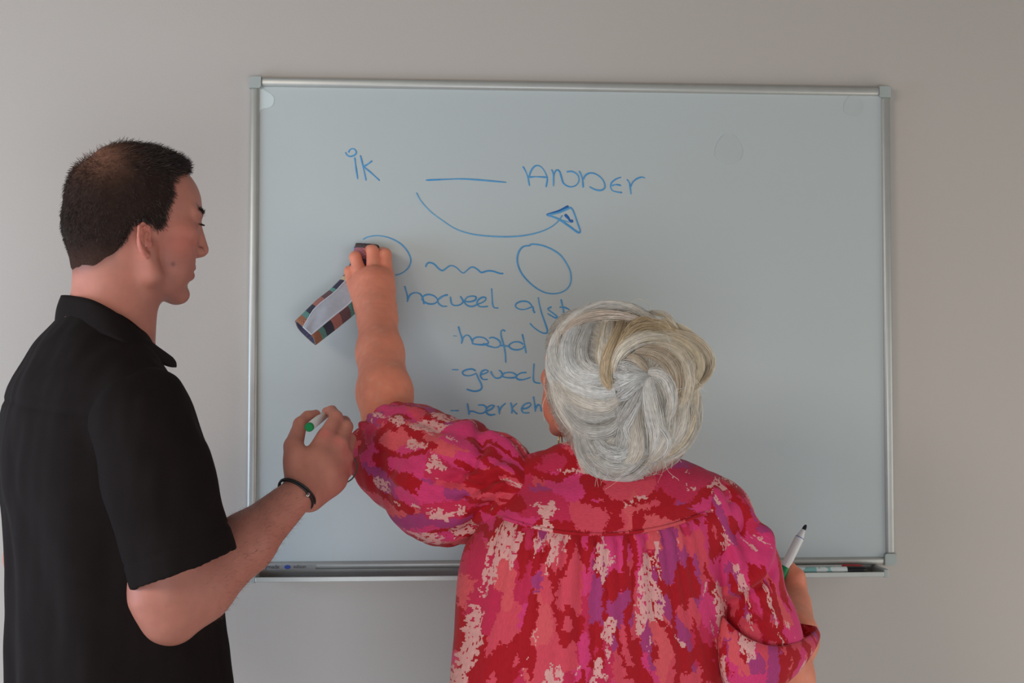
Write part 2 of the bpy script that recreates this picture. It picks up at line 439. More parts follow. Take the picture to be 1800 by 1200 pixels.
# ------------------------------------------------------------------ room
RX0, RX1, RY0, RZ1 = -1.85, 2.65, -4.2, 2.68
def slab(name, c, s, m, kind='structure', bev=0):
    V, F = box(c, s, bev); return tag(mesh_obj(name, V, F, m, None, False), kind=kind)
slab('wall_back', ((RX0 + RX1) / 2, .06, RZ1 / 2), (RX1 - RX0 + .24, .12, RZ1), M_wall)
def side_wall(side, x, win, n):
    y0, y1, z0, z1 = win; w = lambda a, b, c, d: box((x, (a + b) / 2, (c + d) / 2), (.12, b - a, d - c))
    V, F = merge(w(RY0, y0, 0, RZ1), w(y1, 0, 0, RZ1), w(y0, y1, 0, z0), w(y0, y1, z1, RZ1)); tag(mesh_obj('wall_' + side, V, F, M_wall, None, False), kind='structure')
    b = lambda a, e, c, d: box((x, (a + e) / 2, (c + d) / 2), (.07, e - a, d - c), .004)
    t = .05; V, F = merge(b(y0, y1, z0, z0 + t), b(y0, y1, z1 - t, z1), b(y0, y0 + t, z0 + t, z1 - t), b(y1 - t, y1, z0 + t, z1 - t), b((y0 + y1) / 2 - .02, (y0 + y1) / 2 + .02, z0 + t, z1 - t))
    tag(mesh_obj('window_' + n, V, F, M_white, None, False), kind='structure')  # unseen window frames, added to house the side fill lights
side_wall('left', RX0 - .06, (-1.55, -.45, .55, 2.05), '1'); side_wall('right', RX1 + .06, (-1.45, -.35, .25, 1.75), '2')
slab('floor', ((RX0 + RX1) / 2, RY0 / 2, -.05), (RX1 - RX0 + .24, -RY0, .1), M_floor)
slab('ceiling', ((RX0 + RX1) / 2, RY0 / 2, RZ1 + .05), (RX1 - RX0 + .24, -RY0, .1), M_ceil)
slab('baseboard_back', ((RX0 + RX1) / 2, -.008, .045), (RX1 - RX0, .016, .09), M_ceil, bev=.003)

# ------------------------------------------------------------------ whiteboard
ZB, ZT = 1.178, 2.078; FW = .019; FD = .018
wb = tag(empty('whiteboard', (.6, 0, ZB)), 'large white dry-erase board with aluminium frame and blue handwriting on the wall', 'whiteboard')
V, F = box((.6, -.006, (ZB + ZT) / 2), (1.2 - .02, .010, .9 - .02)); mesh_obj('board_surface', V, F, M_board, wb, False)
BY = -.0112   # plane of the writing
def rail(a, b):
    V, F = box(((a[0] + b[0]) / 2, -FD / 2, (a[1] + b[1]) / 2), (abs(a[0] - b[0]) + 1e-9 or FW, FD, abs(a[1] - b[1]) or FW), .0045); return V, F
def rail_bar(x0, x1, z0, z1):
    V, F = box(((x0 + x1) / 2, -FD / 2 - .0005, (z0 + z1) / 2), (x1 - x0, FD - .001, z1 - z0), .005); return mesh_obj('frame_rail', V, F, M_alu, wb, True)
cs = .022
rail_bar(cs - .002, 1.2 - cs + .002, ZT - FW + .001, ZT - .001); rail_bar(cs - .002, 1.2 - cs + .002, ZB + .001, ZB + FW - .001 - .003)
rail_bar(.001, FW - .001, ZB + cs - .002, ZT - cs + .002); rail_bar(1.2 - FW + .001, 1.2 - .001, ZB + cs - .002, ZT - cs + .002)
def corner(x, z, sx, sz):
    pts = [(0, 0), (cs, 0), (cs, FW), (FW + .0015, FW + .0005), (FW + .0005, FW + .0015), (FW, cs), (0, cs)]
    o = [(0.004, 0), (cs, 0), (cs, FW), (FW + .003, FW), (FW, FW + .003), (FW, cs), (0, cs), (0, .004), (.0012, .0012)]
    n = len(o); V = []
    for d in (0, -FD - .001): V += [(x + sx * p[0], d, z + sz * p[1]) for p in o]
    V += [(x + sx * (p[0] * .94 + .0007), -FD - .0022, z + sz * (p[1] * .94 + .0007)) for p in o]
    F = []
    for l in (0, 1):
        for i in range(n):
            q = [l * n + i, l * n + (i + 1) % n, (l + 1) * n + (i + 1) % n, (l + 1) * n + i]; F.append(q if sx * sz < 0 else q[::-1])
    F.append(list(range(2 * n, 3 * n)) if sx * sz < 0 else list(range(2 * n, 3 * n))[::-1])
    mesh_obj('corner_cap', np.array(V), F, M_cap, wb, False)
corner(0, ZT, 1, -1); corner(1.2, ZT, -1, -1); corner(0, ZB, 1, 1); corner(1.2, ZB, -1, 1)
# pen tray: bottom plate, front lip, end caps
tx0, tx1 = .024, 1.158; tz = ZB - .013
tV, tF = merge(box(((tx0 + tx1) / 2, -.036, tz), (tx1 - tx0, .072, .0025)), box(((tx0 + tx1) / 2, -.0725, tz + .0035), (tx1 - tx0, .003, .0090), .001),
               box(((tx0 + tx1) / 2, -.003, tz + .008), (tx1 - tx0, .004, .016)))
tray = tag(mesh_obj('pen_tray', tV, tF, M_alu, wb, False), 'narrow aluminium pen tray below the board')
for x in (tx0 - .004, tx1 + .004):
    V, F = box((x, -.036, tz + .005), (.009, .077, .0155), .002); mesh_obj('end_cap', V, F, M_cap, tray, False)
# maker's label on the lower rail
lx0 = P(462, 994, -FD)[0]; lx1 = P(555, 994, -FD)[0]; lz = P(520, 996.5, -FD)[2]
V, F = box(((lx0 + lx1) / 2, -FD - .0004, lz), (lx1 - lx0, .0006, .0085)); lab = mesh_obj('maker_label', V, F, M_label, wb, False)
def text_mesh(name, body, size, loc, m, parent):
    cu = bpy.data.curves.new(name, 'FONT'); cu.body = body; cu.size = size; cu.extrude = .00015; cu.align_x = 'LEFT'; cu.align_y = 'CENTER'
    t = bpy.data.objects.new(name, cu); COL.objects.link(t); t.rotation_euler = (math.pi / 2, 0, 0); t.location = loc
    dg = bpy.context.evaluated_depsgraph_get(); dg.update(); me = bpy.data.meshes.new_from_object(t.evaluated_get(dg))
    V = np.array([(t.matrix_world @ v.co)[:] for v in me.vertices]); F = [list(p.vertices) for p in me.polygons]
    bpy.data.objects.remove(t); bpy.data.meshes.remove(me)
    return mesh_obj(name, V, F, m, parent, False)
text_mesh('label_text', 'ymade', .0098, (P(466, 995, -FD)[0], -FD - .0009, lz + .001), M_print, lab)
text_mesh('label_text', 'edison', .0085, (P(516, 995, -FD)[0], -FD - .0009, lz + .001), M_print, lab)
c = P(505.5, 996, -FD); V, F = lathe((c[0], -FD - .0006, lz + .0005), (c[0], -FD - .0014, lz + .0005), [(0, .0058), (.0005, .0058)], 24)
V[:, 2] = (V[:, 2] - lz - .0005) * .62 + lz + .0005; mesh_obj('label_emblem', V, F, M_blue, lab, False)
# film residue near the upper-left corner, smudges
def flat_patch(name, pts, m, y=BY - .0004, label=None):
    pts = catmull([P(a, b, y) for a, b in pts], 6, True); n = len(pts); V = np.vstack([pts, pts + np.array([0, .0004, 0])])
    F = [list(range(n))] + [[i, i + n, (i + 1) % n + n, (i + 1) % n] for i in range(n)]
    o = mesh_obj(name, V, F, m, wb, False)
    if label: o['label'] = label
flat_patch('film_residue', [(453, 160), (453, 200), (460, 192), (477, 187), (482, 175), (478, 167), (466, 159), (458, 153)], M_film, label='pale film left on the upper left corner of the board')

for cx_, cy_, r_ in ((1281, 262, 24), (1500, 186, 17)):
    flat_patch('magnet_mark', [(cx_ + r_ * math.cos(a) * (1 + .12 * math.sin(3 * a)), cy_ + r_ * 1.1 * math.sin(a)) for a in np.linspace(0, 6.283, 10, endpoint=False)], M_smudge, label='faint grey round mark on the board')
# handwriting: strokes with a rounded raised section
INK = srgb(66, 146, 202); INKL = srgb(124, 180, 208); INKD = srgb(24, 96, 168)
_sk = [0]
def stroke(pts, w=2.9, light=0.0):
    _sk[0] += 1; ly_ = BY - .00006 * (_sk[0] % 7)
    p = catmull(pts, 7); n = len(p); t = np.linspace(0, 1, n)
    wd = w * (.92 + .16 * np.sin(t * 9 + p[0, 0])) * np.clip(np.minimum(t, 1 - t) * n * .35 + .65, 0, 1) / 2 / 955
    W3 = np.array([P(a, b, ly_) for a, b in p]); T = np.gradient(W3, axis=0); T /= np.linalg.norm(T, axis=1, keepdims=True) + 1e-9
    nx = np.stack([-T[:, 2], 0 * t, T[:, 0]], 1); up = np.array([0, -.0005, 0])
    V = np.stack([W3 + nx * wd[:, None], W3 + nx * wd[:, None] * .6 + up, W3 - nx * wd[:, None] * .6 + up, W3 - nx * wd[:, None]], 1).reshape(-1, 3)
    F = []
    for i in range(n - 1):
        for k in range(3): F.append([i * 4 + k, i * 4 + k + 1, (i + 1) * 4 + k + 1, (i + 1) * 4 + k])
    F.append([0, 3, 2, 1]); F.append([n * 4 - 4, n * 4 - 3, n * 4 - 2, n * 4 - 1])
    dens = .5 + .5 * np.cos(t * 5 + p[0, 1]); l = np.clip(light + .22 * dens, 0, 1)[:, None]
    c = INK * (1 - l) + INKL * l
    if light < 0: c = np.tile(INKD, (n, 1))
    return V, F, np.repeat(c, 4, 0)
def writing(name, strokes, ox, oy, sc, label):
    Vs = []; Fs = []; Cs = []; o = 0
    for s in strokes:
        w, l = 2.9, 0.0
        if isinstance(s[0], tuple) and len(s[0]) == 3: _, w, l = s[0]; s = s[1:]
        V, F, C = stroke([(ox + a / sc, oy + b / sc) for a, b in s], w, l)
        Vs.append(V); Fs += [[i + o for i in f] for f in F]; Cs.append(C); o += len(V)
    ob = mesh_obj(name, np.concatenate(Vs), Fs, M_ink, wb, True, {'Col': np.concatenate(Cs)}); ob['label'] = label
O = lambda w, l: (0, w, l)
writing('handwritten_word', [[(1243, 1005), (1260, 1035), (1295, 1050), (1340, 1035), (1357, 1005), (1340, 975), (1310, 968), (1285, 985), (1276, 1008)],
    [(1340, 1060), (1350, 1140), (1372, 1290)], [(1400, 1036), (1425, 1140), (1460, 1304)], [(1524, 1096), (1480, 1130), (1432, 1156)], [(1432, 1156), (1510, 1220), (1603, 1304)]], 400, 100, 6, 'blue handwritten word IK')
writing('drawn_line', [[(505, 230), (600, 226), (720, 224), (930, 241)]], 580, 240, 3, 'blue straight dash between two words')
writing('handwritten_word', [[(138, 162), (175, 230), (200, 300), (212, 360), (222, 408)], [(215, 300), (235, 230), (280, 165), (335, 152), (385, 185), (425, 250), (445, 310), (440, 370), (430, 425)],
    [(215, 300), (300, 292), (445, 300)], [(500, 200), (520, 250), (525, 330), (524, 412)],
    [(524, 330), (535, 250), (565, 208), (600, 225), (625, 300), (645, 365), (690, 405), (750, 420), (810, 400), (845, 350), (840, 290), (810, 250), (755, 225), (690, 230)],
    [(848, 218), (875, 270), (893, 340), (900, 430)], [(900, 330), (925, 280), (975, 248), (1040, 250), (1110, 290), (1160, 350), (1175, 420), (1150, 455), (1100, 465), (1040, 450), (980, 418)],
    [(1380, 297), (1310, 325), (1260, 370), (1248, 420), (1270, 465), (1330, 485), (1395, 493)], [(1265, 405), (1320, 392), (1382, 403)],
    [(1455, 325), (1485, 370), (1497, 440), (1505, 515)], [(1500, 420), (1530, 360), (1580, 318), (1640, 298), (1685, 308)]], 900, 270, 7.2, 'blue handwritten word ANDER')
writing('drawn_arrow', [[O(2.7, .35), (455, 295), (480, 340), (530, 395), (590, 440), (660, 485), (740, 512), (830, 524), (930, 528), (1020, 522), (1100, 505), (1160, 480), (1200, 450), (1225, 415)]] +
    [[O(w, l)] + [((900 + a / 7.2 - 580) * 3, (270 + b / 7.2 - 240) * 3) for a, b in q] for w, l, q in (
    (4.5, -.1, [(435, 775), (560, 740), (640, 700), (715, 665)]),
    (3.6, .05, [(450, 775), (600, 740), (720, 690), (750, 690), (780, 740), (830, 880), (860, 970), (850, 1000), (815, 985), (720, 915), (600, 835), (520, 800), (440, 778)]),
    (5.2, -.1, [(668, 768), (710, 812), (742, 855), (772, 845)]), (2.4, .3, [(600, 830), (660, 850), (720, 865)]))], 580, 240, 3, 'blue curved arrow with a triangular head')
writing('drawn_circle', [[O(2.7, .2), (360, 155), (420, 125), (530, 105), (650, 118), (760, 155), (860, 215), (940, 300), (985, 390), (990, 460), (960, 530), (900, 585), (840, 615), (785, 625)],
    [O(2.7, .2), (250, 250), (243, 290), (262, 320)]], 590, 400, 7.5, 'blue circle half wiped away behind the hand')
writing('drawn_wave', [[(168, 415), (185, 380), (215, 368), (260, 385), (310, 435), (350, 452), (385, 430), (420, 405), (455, 402), (500, 425), (545, 468), (572, 477), (600, 455), (640, 422), (675, 417), (715, 440), (750, 470), (775, 470), (830, 455), (890, 462), (950, 482), (990, 483)]], 720, 400, 6, 'blue wavy line between two circles')
writing('drawn_circle', [[O(2.9, .1), (1262, 195), (1275, 180), (1310, 174), (1400, 188), (1500, 228), (1590, 290), (1650, 370), (1690, 450), (1703, 520), (1695, 590), (1660, 645), (1600, 682), (1520, 697), (1430, 685), (1340, 640), (1250, 565), (1180, 480), (1145, 400), (1135, 330), (1150, 260), (1185, 210), (1225, 192), (1265, 190)]], 720, 400, 6, 'blue closed circle right of the wavy line')
writing('handwritten_word', [[(118, 70), (135, 130), (148, 185), (143, 222)], [(145, 200), (175, 150), (220, 133), (265, 145), (290, 185), (303, 245)],
    [(278, 205), (300, 165), (345, 150), (400, 165), (432, 205), (400, 238), (340, 238), (290, 212)], [(530, 152), (500, 158), (455, 180), (435, 210), (445, 240), (480, 262), (525, 262)], [O(3.4, 0), (530, 152), (480, 168), (440, 196)],
    [(555, 170), (562, 225), (580, 250), (620, 255), (660, 240), (675, 210), (650, 165)], [(690, 215), (740, 220), (790, 205), (800, 175), (770, 165), (720, 175), (690, 215), (710, 250), (760, 265), (815, 245)],
    [(815, 245), (880, 215), (895, 185), (870, 175), (830, 195), (810, 230), (830, 262), (870, 268), (915, 262)], [(950, 90), (955, 180), (960, 245), (975, 275), (1015, 280)]], 690, 490, 5.4545, 'blue handwritten word hoeveel')
writing('handwritten_word', [[(1340, 262), (1300, 222), (1240, 215), (1190, 235), (1180, 265), (1215, 290), (1270, 292), (1320, 275), (1345, 270), (1350, 300), (1365, 328)],
    [(1397, 175), (1405, 230), (1430, 330), (1465, 430), (1485, 500), (1465, 522), (1420, 510), (1360, 470), (1315, 425)], [(1525, 268), (1490, 285), (1500, 300), (1560, 345), (1578, 368), (1555, 372), (1485, 332)],
    [(1615, 195), (1632, 270), (1650, 375)], [(1600, 270), (1650, 275), (1698, 295)]], 690, 490, 5.4545, 'blue handwritten word above the woman\'s head')
writing('handwritten_word', [[(172, 90), (190, 160), (215, 235), (208, 295)], [(212, 275), (230, 220), (270, 192), (305, 210), (335, 270), (335, 300)],
    [(335, 290), (345, 240), (400, 215), (470, 225), (515, 260), (518, 290), (480, 305), (400, 303), (335, 293)], [O(3.4, 0), (460, 290), (480, 300), (515, 295)],
    [(530, 228), (580, 220), (640, 250), (665, 290), (650, 325), (600, 338), (540, 325), (500, 310)], [(722, 148), (695, 132), (672, 155), (675, 210), (700, 300), (720, 400), (727, 515)], [(650, 315), (720, 318), (765, 325)],
    [(930, 300), (890, 275), (830, 272), (780, 295), (765, 325), (800, 355), (860, 365), (920, 350), (940, 320)], [(920, 180), (945, 290), (965, 405)], [O(2, .8), (110, 200), (155, 203)]], 780, 560, 6.6667, 'blue handwritten word hoofd')
writing('handwritten_word', [[O(2.4, .3), (95, 597), (175, 598)], [(375, 610), (330, 590), (260, 600), (220, 628), (240, 660), (300, 668), (360, 650), (378, 640), (400, 690), (440, 770), (440, 820), (400, 845), (340, 848), (265, 825)],
    [(430, 655), (490, 640), (520, 615), (490, 600), (445, 620), (430, 670), (460, 710), (515, 710)], [(552, 615), (570, 660), (610, 695), (660, 690), (685, 660), (670, 620), (645, 605)],
    [(685, 660), (720, 635), (790, 630), (845, 655), (840, 685), (780, 693), (710, 685), (685, 662)], [(970, 630), (910, 635), (865, 660), (850, 685), (875, 712), (940, 712), (1020, 685)], [(1058, 525), (1052, 620), (1050, 710), (1070, 745), (1135, 757)]], 780, 560, 6.6667, 'blue handwritten word gevoel')
writing('handwritten_word', [[O(2.4, .4), (80, 1078), (175, 1078)], [(275, 990), (285, 1050), (297, 1125)], [(297, 1090), (340, 1085), (420, 1110), (480, 1095), (498, 1050), (470, 1015), (400, 1012)],
    [(500, 1085), (560, 1055), (588, 1020), (550, 1015), (505, 1050), (500, 1100), (540, 1128), (605, 1120)], [(635, 1020), (648, 1070), (652, 1120)], [(650, 1085), (680, 1030), (725, 990)],
    [(785, 980), (797, 1050), (797, 1110)], [(858, 990), (800, 1050), (830, 1090), (862, 1118)], [(925, 1055), (980, 1045), (1020, 1010), (1000, 985), (940, 1010), (912, 1060), (935, 1100), (1005, 1102)],
    [(1050, 910), (1065, 1000), (1075, 1090)], [(1075, 1060), (1100, 1010), (1130, 1020), (1145, 1085)]], 780, 560, 6.6667, 'blue handwritten word werken')
writing('ink_dot', [[(0, 0), (3, 3), (6, 5)]], 1110, 537, 1, 'small blue ink dot above the hair')

# ------------------------------------------------------------------ markers
def marker(name, a, b, r, label, body_m, cap_m, tip=None, plug=None, cap_len=.04, split=.0):
    """a = rear end, b = front end (cap or bare tip)"""
    a = np.asarray(a, float); b = np.asarray(b, float); t = unit(b - a); L = np.linalg.norm(b - a)
    root = tag(empty(name, a), label, 'marker', None)
    if tip is None:
        mesh_obj('barrel', *lathe(a, b, [(0, r * .9), (.001, r), (L - cap_len, r), (L - cap_len + .0005, r * .95)]), body_m, root)
        mesh_obj('cap', *lathe(a + t * (L - cap_len), b, [(0, r * 1.05), (.002, r * 1.08), (cap_len * .8, r * 1.02), (cap_len - .002, r * .93), (cap_len, r * .8)]), cap_m, root)
    else:
        mesh_obj('barrel', *lathe(a, b, [(0, r * .9), (.001, r), (L - .026, r), (L - .0245, r * .93)]), body_m, root)
        mesh_obj('nose_cone', *lathe(a + t * (L - .0245), b, [(0, r * .86), (.002, r * .84), (.009, r * .62), (.0145, r * .46), (.0150, r * .40)]), body_m, root)
        mesh_obj('collar_ring', *lathe(a + t * (L - .0255), b, [(0, r * .97), (.0012, r * .97)]), M_blue, root)
        mesh_obj('felt_tip', *lathe(a + t * (L - .0095), b, [(0, r * .42), (.004, r * .42), (.0075, r * .3), (.0095, r * .12)]), tip, root)
    if plug is not None:
        mesh_obj('end_plug', *lathe(a - t * .003, b, [(0, r * .88), (.0008, r * .99), (.004, r * 1.02), (.0055, r * 1.02)]), plug, root)
    return root
tzz = tz + .0013
ma, mb = P(1350, 998, -.060), P(1528, 998, -.058)
marker('whiteboard_marker', (ma[0], -.059, tzz + .0078), (mb[0] - .006, -.056, tzz + .0078), .0072, 'white and teal marker with black cap lying at the front of the pen tray', M_teal, M_blackp, cap_len=.036)
marker('whiteboard_marker', (ma[0] - .01, -.036, tzz + .0078), (P(1516, 992, -.03)[0], -.028, tzz + .0078), .0074, 'red capped marker lying behind the teal one in the pen tray', M_white, M_redp, cap_len=.040)

# ------------------------------------------------------------------ head sculpt (local: x forward, y left, z up, millimetres)
def add_head(f, T, yaw, sc=.001, female=False, pitch=0, roll=0):
    Rp = np.array([[math.cos(pitch), 0, math.sin(pitch)], [0, 1, 0], [-math.sin(pitch), 0, math.cos(pitch)]])
    Rr = np.array([[1, 0, 0], [0, math.cos(roll), math.sin(roll)], [0, -math.sin(roll), math.cos(roll)]])
    R = Rr @ Rp @ rotz(yaw); f.frame(T, R, sc); m = sc / .001; K = lambda v: v * .001 * m
    f.ell((3, 0, 64), (91, 75, 83), K(10))                        # cranium
    f.ell((-27, 0, 30), (60, 64, 62), K(15))                      # occiput
    f.ell((30, 0, 70), (70, 61, 60), K(14))                       # forehead
    f.ell((42, 0, 22), (54, 58, 72), K(16))                       # mid face
    for s in (-1, 1):
        f.ell((62, s * 44, 24), (24, 19, 17), K(14))              # cheekbone
        f.rc((93, s * 9, 57), (79, s * 45, 56), 8.5, 7, K(9))     # brow ridge
        f.chain([(10, s * 58, -2), (18, s * 51, -38), (70, s * 14, -60)], [12, 12, 12], K(16))   # jaw
        f.ell((58, s * 34, -18), (26, 21, 32), K(16))             # cheek
    f.ell((68, 0, -60), (15, 21, 13.5), K(9))                     # chin
    f.ell((28, 0, -47), (42, 37, 22), K(16))                      # under jaw
    f.ell((71, 0, -22), (20, 26, 25), K(11))                      # muzzle
    for s in (-1, 1): f.ell((102, s * 31, 40), (18, 17, 11), K(8), op='s')   # eye hollows
    for s in (-1, 1): f.ell((80.5, s * 31, 40), (13.5, 15, 11.5), K(3))      # lids
    f.rc((96, 0, 44), (106, 0, 10), 6.5, 7.5, K(8)); f.ell((106.5, 0, 5.5), (7.2, 8, 7), K(4))    # nose
    for s in (-1, 1): f.ell((96, s * 11.5, 2.5), (9.5, 6, 7), K(4)); f.ell((100, s * 6.5, -5), (4, 2.6, 3), K(2), op='s')
    f.rc((92, 0, -3), (104, 0, -1), 3.6, 3.6, K(4))
    for s in (-1, 1): f.rc((84, s * 24, 2), (80, s * 30, -26), 3, 3, K(9), op='s')   # smile fold
    f.chain([(81, -21, -25), (88, -8, -20.5), (89, 0, -21.5), (88, 8, -20.5), (81, 21, -25)], [2, 4, 4, 4, 2], K(5))
    f.chain([(80, -19, -28.5), (86.5, -7, -32), (87, 0, -32.5), (86.5, 7, -32), (80, 19, -28.5)], [2, 4.5, 4.8, 4.5, 2], K(5))
    f.chain([(79, -24, -25.2), (92.5, -8, -26.0), (93.5, 0, -26.4), (92.5, 8, -26.0), (79, 24, -25.2)], [.9, 1.3, 1.3, 1.3, .9], K(2.5), op='s')
    for s in (-1, 1):                                              # ears
        c = np.array([2, s * 73, 6]); ang = math.radians(24)
        ux = np.array([math.cos(ang), -s * math.sin(ang), 0]); uz = np.array([-.12, s * .10, .99]); un = np.array([math.sin(ang), s * math.cos(ang), 0])
        q = lambda x, z, n=0: tuple(c + ux * x * .84 + uz * z * .80 + un * n)
        f.ell(q(-4, 3, 2), (11, 3.2, 20), K(4), R=np.stack([unit(ux), unit(un), unit(uz)]))
        f.chain([q(7, 2, 3), q(10, 14, 4), q(6, 26, 6), q(-6, 30, 8), q(-16, 23, 9), q(-19, 8, 9), q(-16, -8, 8), q(-9, -19, 6), q(0, -25, 4), q(5, -18, 2)],
                [2.0, 2.3, 2.5, 2.6, 2.7, 2.6, 2.6, 3.2, 4.0, 2.6], K(2.5))
        f.chain([q(-6, 20, 4), q(-9, 6, 5.5), q(-6, -9, 5)], [1.8, 2.0, 2.2], K(3))
        f.ell(q(2.5, 3, 5), (4.6, 9, 11), K(1.5), R=np.stack([unit(ux), unit(un), unit(uz)]), op='s')
        f.ell(q(9, -3, 3), (3.5, 3.5, 6), K(3))
    f.frame()
    return R
def to_local(V, T, R, sc): return ((V - np.asarray(T)) @ R.T) / sc

def finger(f, pts, rad, k=.0045):
    f.chain(pts, rad, k)

# ------------------------------------------------------------------ the man
MYAW = math.radians(27); MHY = math.radians(25); mr_ = np.array([math.sin(MYAW), -math.cos(MYAW), 0]); mf_ = np.array([math.cos(MYAW), math.sin(MYAW), 0])
MH = P(228, 441, -.57); man_floor = P(200, 1100, -.58)
man = tag(empty('person', (man_floor[0], -.58, 0)), 'person in black short-sleeved shirt with short dark hair, facing right and holding a marker', 'person')
mrows = []
for py, cpx, hx, a in ((1330, 216, 190, .185), (1200, 213, 189, .18), (1100, 203, 184, .182), (1000, 199, 181, .187), (900, 193, 184, .192), (850, 188, 188, .195), (780, 173, 178, .195), (720, 163, 164, .19), (670, 157, 148, .178), (630, 158, 122, .15), (600, 165, 105, .115), (575, 170, 80, .08), (555, 172, 62, .065)):
    c = P(cpx, py, -.58); hw = hx / 1228.0; b = math.sqrt(max(hw ** 2 - (a * .454) ** 2, .002)) / .891
    mrows.append((c[2], c[0], c[1], a, b, b))
shirt = Field(); shirt.loft(mrows, MYAW, 2.2, .02)
SR = P(254, 736, -.745); SL = P(98, 720, -.41)
shirt.rc(P(178, 610, -.62), SR + np.array([-.012, .02, .012]), .045, .056, .03); shirt.rc(P(150, 610, -.54), SL, .045, .062, .03)
shirt.cut(P(213, 1330, -.58), (0, 0, -1))
V, F = shirt.mesh(.005, smooth=3); N = vnorm(V, F)
dz = V[:, 2]; q = (V - np.array([man_floor[0], -.58, 0])); u = q @ mr_; v = q @ mf_
ang = np.arctan2(u, v)
fold = .0035 * np.sin(ang * 9 + 2.2 * np.sin(dz * 7)) * sstep(1.5, 1.25, dz) + .003 * wob(V * [1, 1, .35], 30, 1) + .0012 * wob(V * [1, 1, .5], 80, 2)
yz = P(120, 705, -.6)[2] - .10 * np.clip(u, 0, .2)
fold -= .0020 * gauss(dz - yz, .004) * (v < .02)
V = V + N * fold[:, None]
shirt_o = tag(mesh_obj('shirt', V, F, M_black, man, True), 'black short-sleeved cotton shirt')
# near sleeve
ELB = P(298, 1072, -.72); sl = Field(); ax = unit(P(330, 1000, -.735) - SR)
s0 = P(246, 744, -.738); s1 = P(280, 850, -.742); s2 = P(322, 985, -.735)
sl.chain([s0, s1, P(328, 1020, -.735)], [.064, .069, .071], .02)
sl.rc(P(235, 740, -.72), P(264, 712, -.71), .046, .048, .03)
sl.ell(P(300, 830, -.70), (.046, .055, .085), .03)
cn = unit(np.array([.36, .02, -.93])); cpt = P(322, 1000, -.735)
sl.rc(P(305, 930, -.735), P(345, 1090, -.735), .062, .066, .004, op='s')
sl.cut(cpt, cn, .0015)
V, F = sl.mesh(.0035, smooth=2); N = vnorm(V, F)
hem = (V - cpt) @ cn
f2 = .0025 * wob(V * [1, 1, .4], 32, 5) + .0012 * wob(V, 70, 6) - .0014 * gauss(hem + .033, .003) + .0008 * (hem > -.033)
V = V + N * f2[:, None]; mesh_obj('sleeve', V, F, M_black, shirt_o, True)
# far sleeve
fs = Field(); fs.rc(SL, P(72, 880, -.40), .060, .054, .02); fs.cut(P(72, 900, -.40), (0, 0, -1), .002)
V, F = fs.mesh(.007, smooth=2); mesh_obj('sleeve', V, F, M_black, shirt_o, True)
# collar: band round the neck with a rolled upper edge
def band(lo, hi, thick, name, m, parent, n=8, outward=None, closed=True):
    a = catmull(lo, n, closed); b = catmull(hi, n, closed); c = (a.mean(0) + b.mean(0)) / 2; k = 6; m_ = len(a); rows = []
    for j in range(k + 1):
        t = j / k; p = a * (1 - t) + b * t; d = p - c; d[:, 2] = 0; d /= np.linalg.norm(d, axis=1, keepdims=True) + 1e-9
        rows.append(p + d * (outward * math.sin(math.pi * t) if outward else 0))
    outer = rows; inner = []
    for p in rows[::-1]:
        d = p - c; d[:, 2] = 0; d /= np.linalg.norm(d, axis=1, keepdims=True) + 1e-9; inner.append(p - d * thick)
    rows = outer + inner; V = np.concatenate(rows); R_ = len(rows); F = []
    for j in range(R_):
        for i in range(m_ if closed else m_ - 1):
            F.append([j * m_ + i, j * m_ + (i + 1) % m_, ((j + 1) % R_) * m_ + (i + 1) % m_, ((j + 1) % R_) * m_ + i])
    return mesh_obj(name, V, F, m, parent, True)
clo = [P(96, 562, -.57), P(112, 572, -.62), P(165, 582, -.68), P(225, 606, -.70), P(290, 641, -.66), P(309, 643, -.585), P(255, 620, -.50), P(170, 585, -.48), P(115, 565, -.50)]
chi = [P(107, 519, -.57), P(122, 519, -.61), P(165, 528, -.655), P(215, 556, -.668), P(268, 601, -.64), P(304, 628, -.592), P(255, 600, -.52), P(180, 545, -.495), P(125, 522, -.515)]
band(clo, chi, .0035, 'collar', M_black, shirt_o, outward=.002)
# skin
body = Field(); mR = add_head(body, MH, MHY)
nk0 = MH + mR.T @ np.array([-18, 0, -10]) * .001; NB = P(186, 600, -.585)
body.chain([nk0, P(203, 530, -.575), NB], [.057, .054, .060], .018)
body.chain([nk0 + np.array([-.012, 0, .0]), P(193, 545, -.58)], [.045, .046], .015)
chest = P(185, 760, -.58); body.rc(NB, chest, .06, .10, .03); body.rc(chest, P(205, 1150, -.58), .105, .105, .03)
body.rc(chest + np.array([0, 0, .06]), SR, .06, .042, .03); body.rc(chest + np.array([0, 0, .06]), SL, .06, .042, .03)
# right arm
WR = P(520, 872, -.575)
body.chain([SR, P(282, 900, -.735), P(290, 1040, -.725), ELB], [.046, .050, .047, .040], .02)
body.ell(P(296, 1094, -.722), (.022, .022, .018), .02)
body.chain([ELB, P(345, 1030, -.695), P(430, 955, -.635), WR], [.041, .047, .039, .0255], .018)
body.rc(P(318, 1020, -.715), P(385, 985, -.67), .038, .036, .02)
# left arm (mostly hidden behind the torso)
EL2 = P(52, 980, -.40); body.chain([SL, EL2, P(180, 1050, -.33), P(260, 1010, -.31)], [.045, .035, .033, .026], .015)
for k in range(4): body.chain([P(260, 1010, -.31), P(300, 995 + k * 14, -.31), P(315, 1010 + k * 12, -.34)], [.014, .009, .008], .006)
body.chain([P(265, 1000, -.31), P(285, 980, -.33)], [.012, .009], .006)
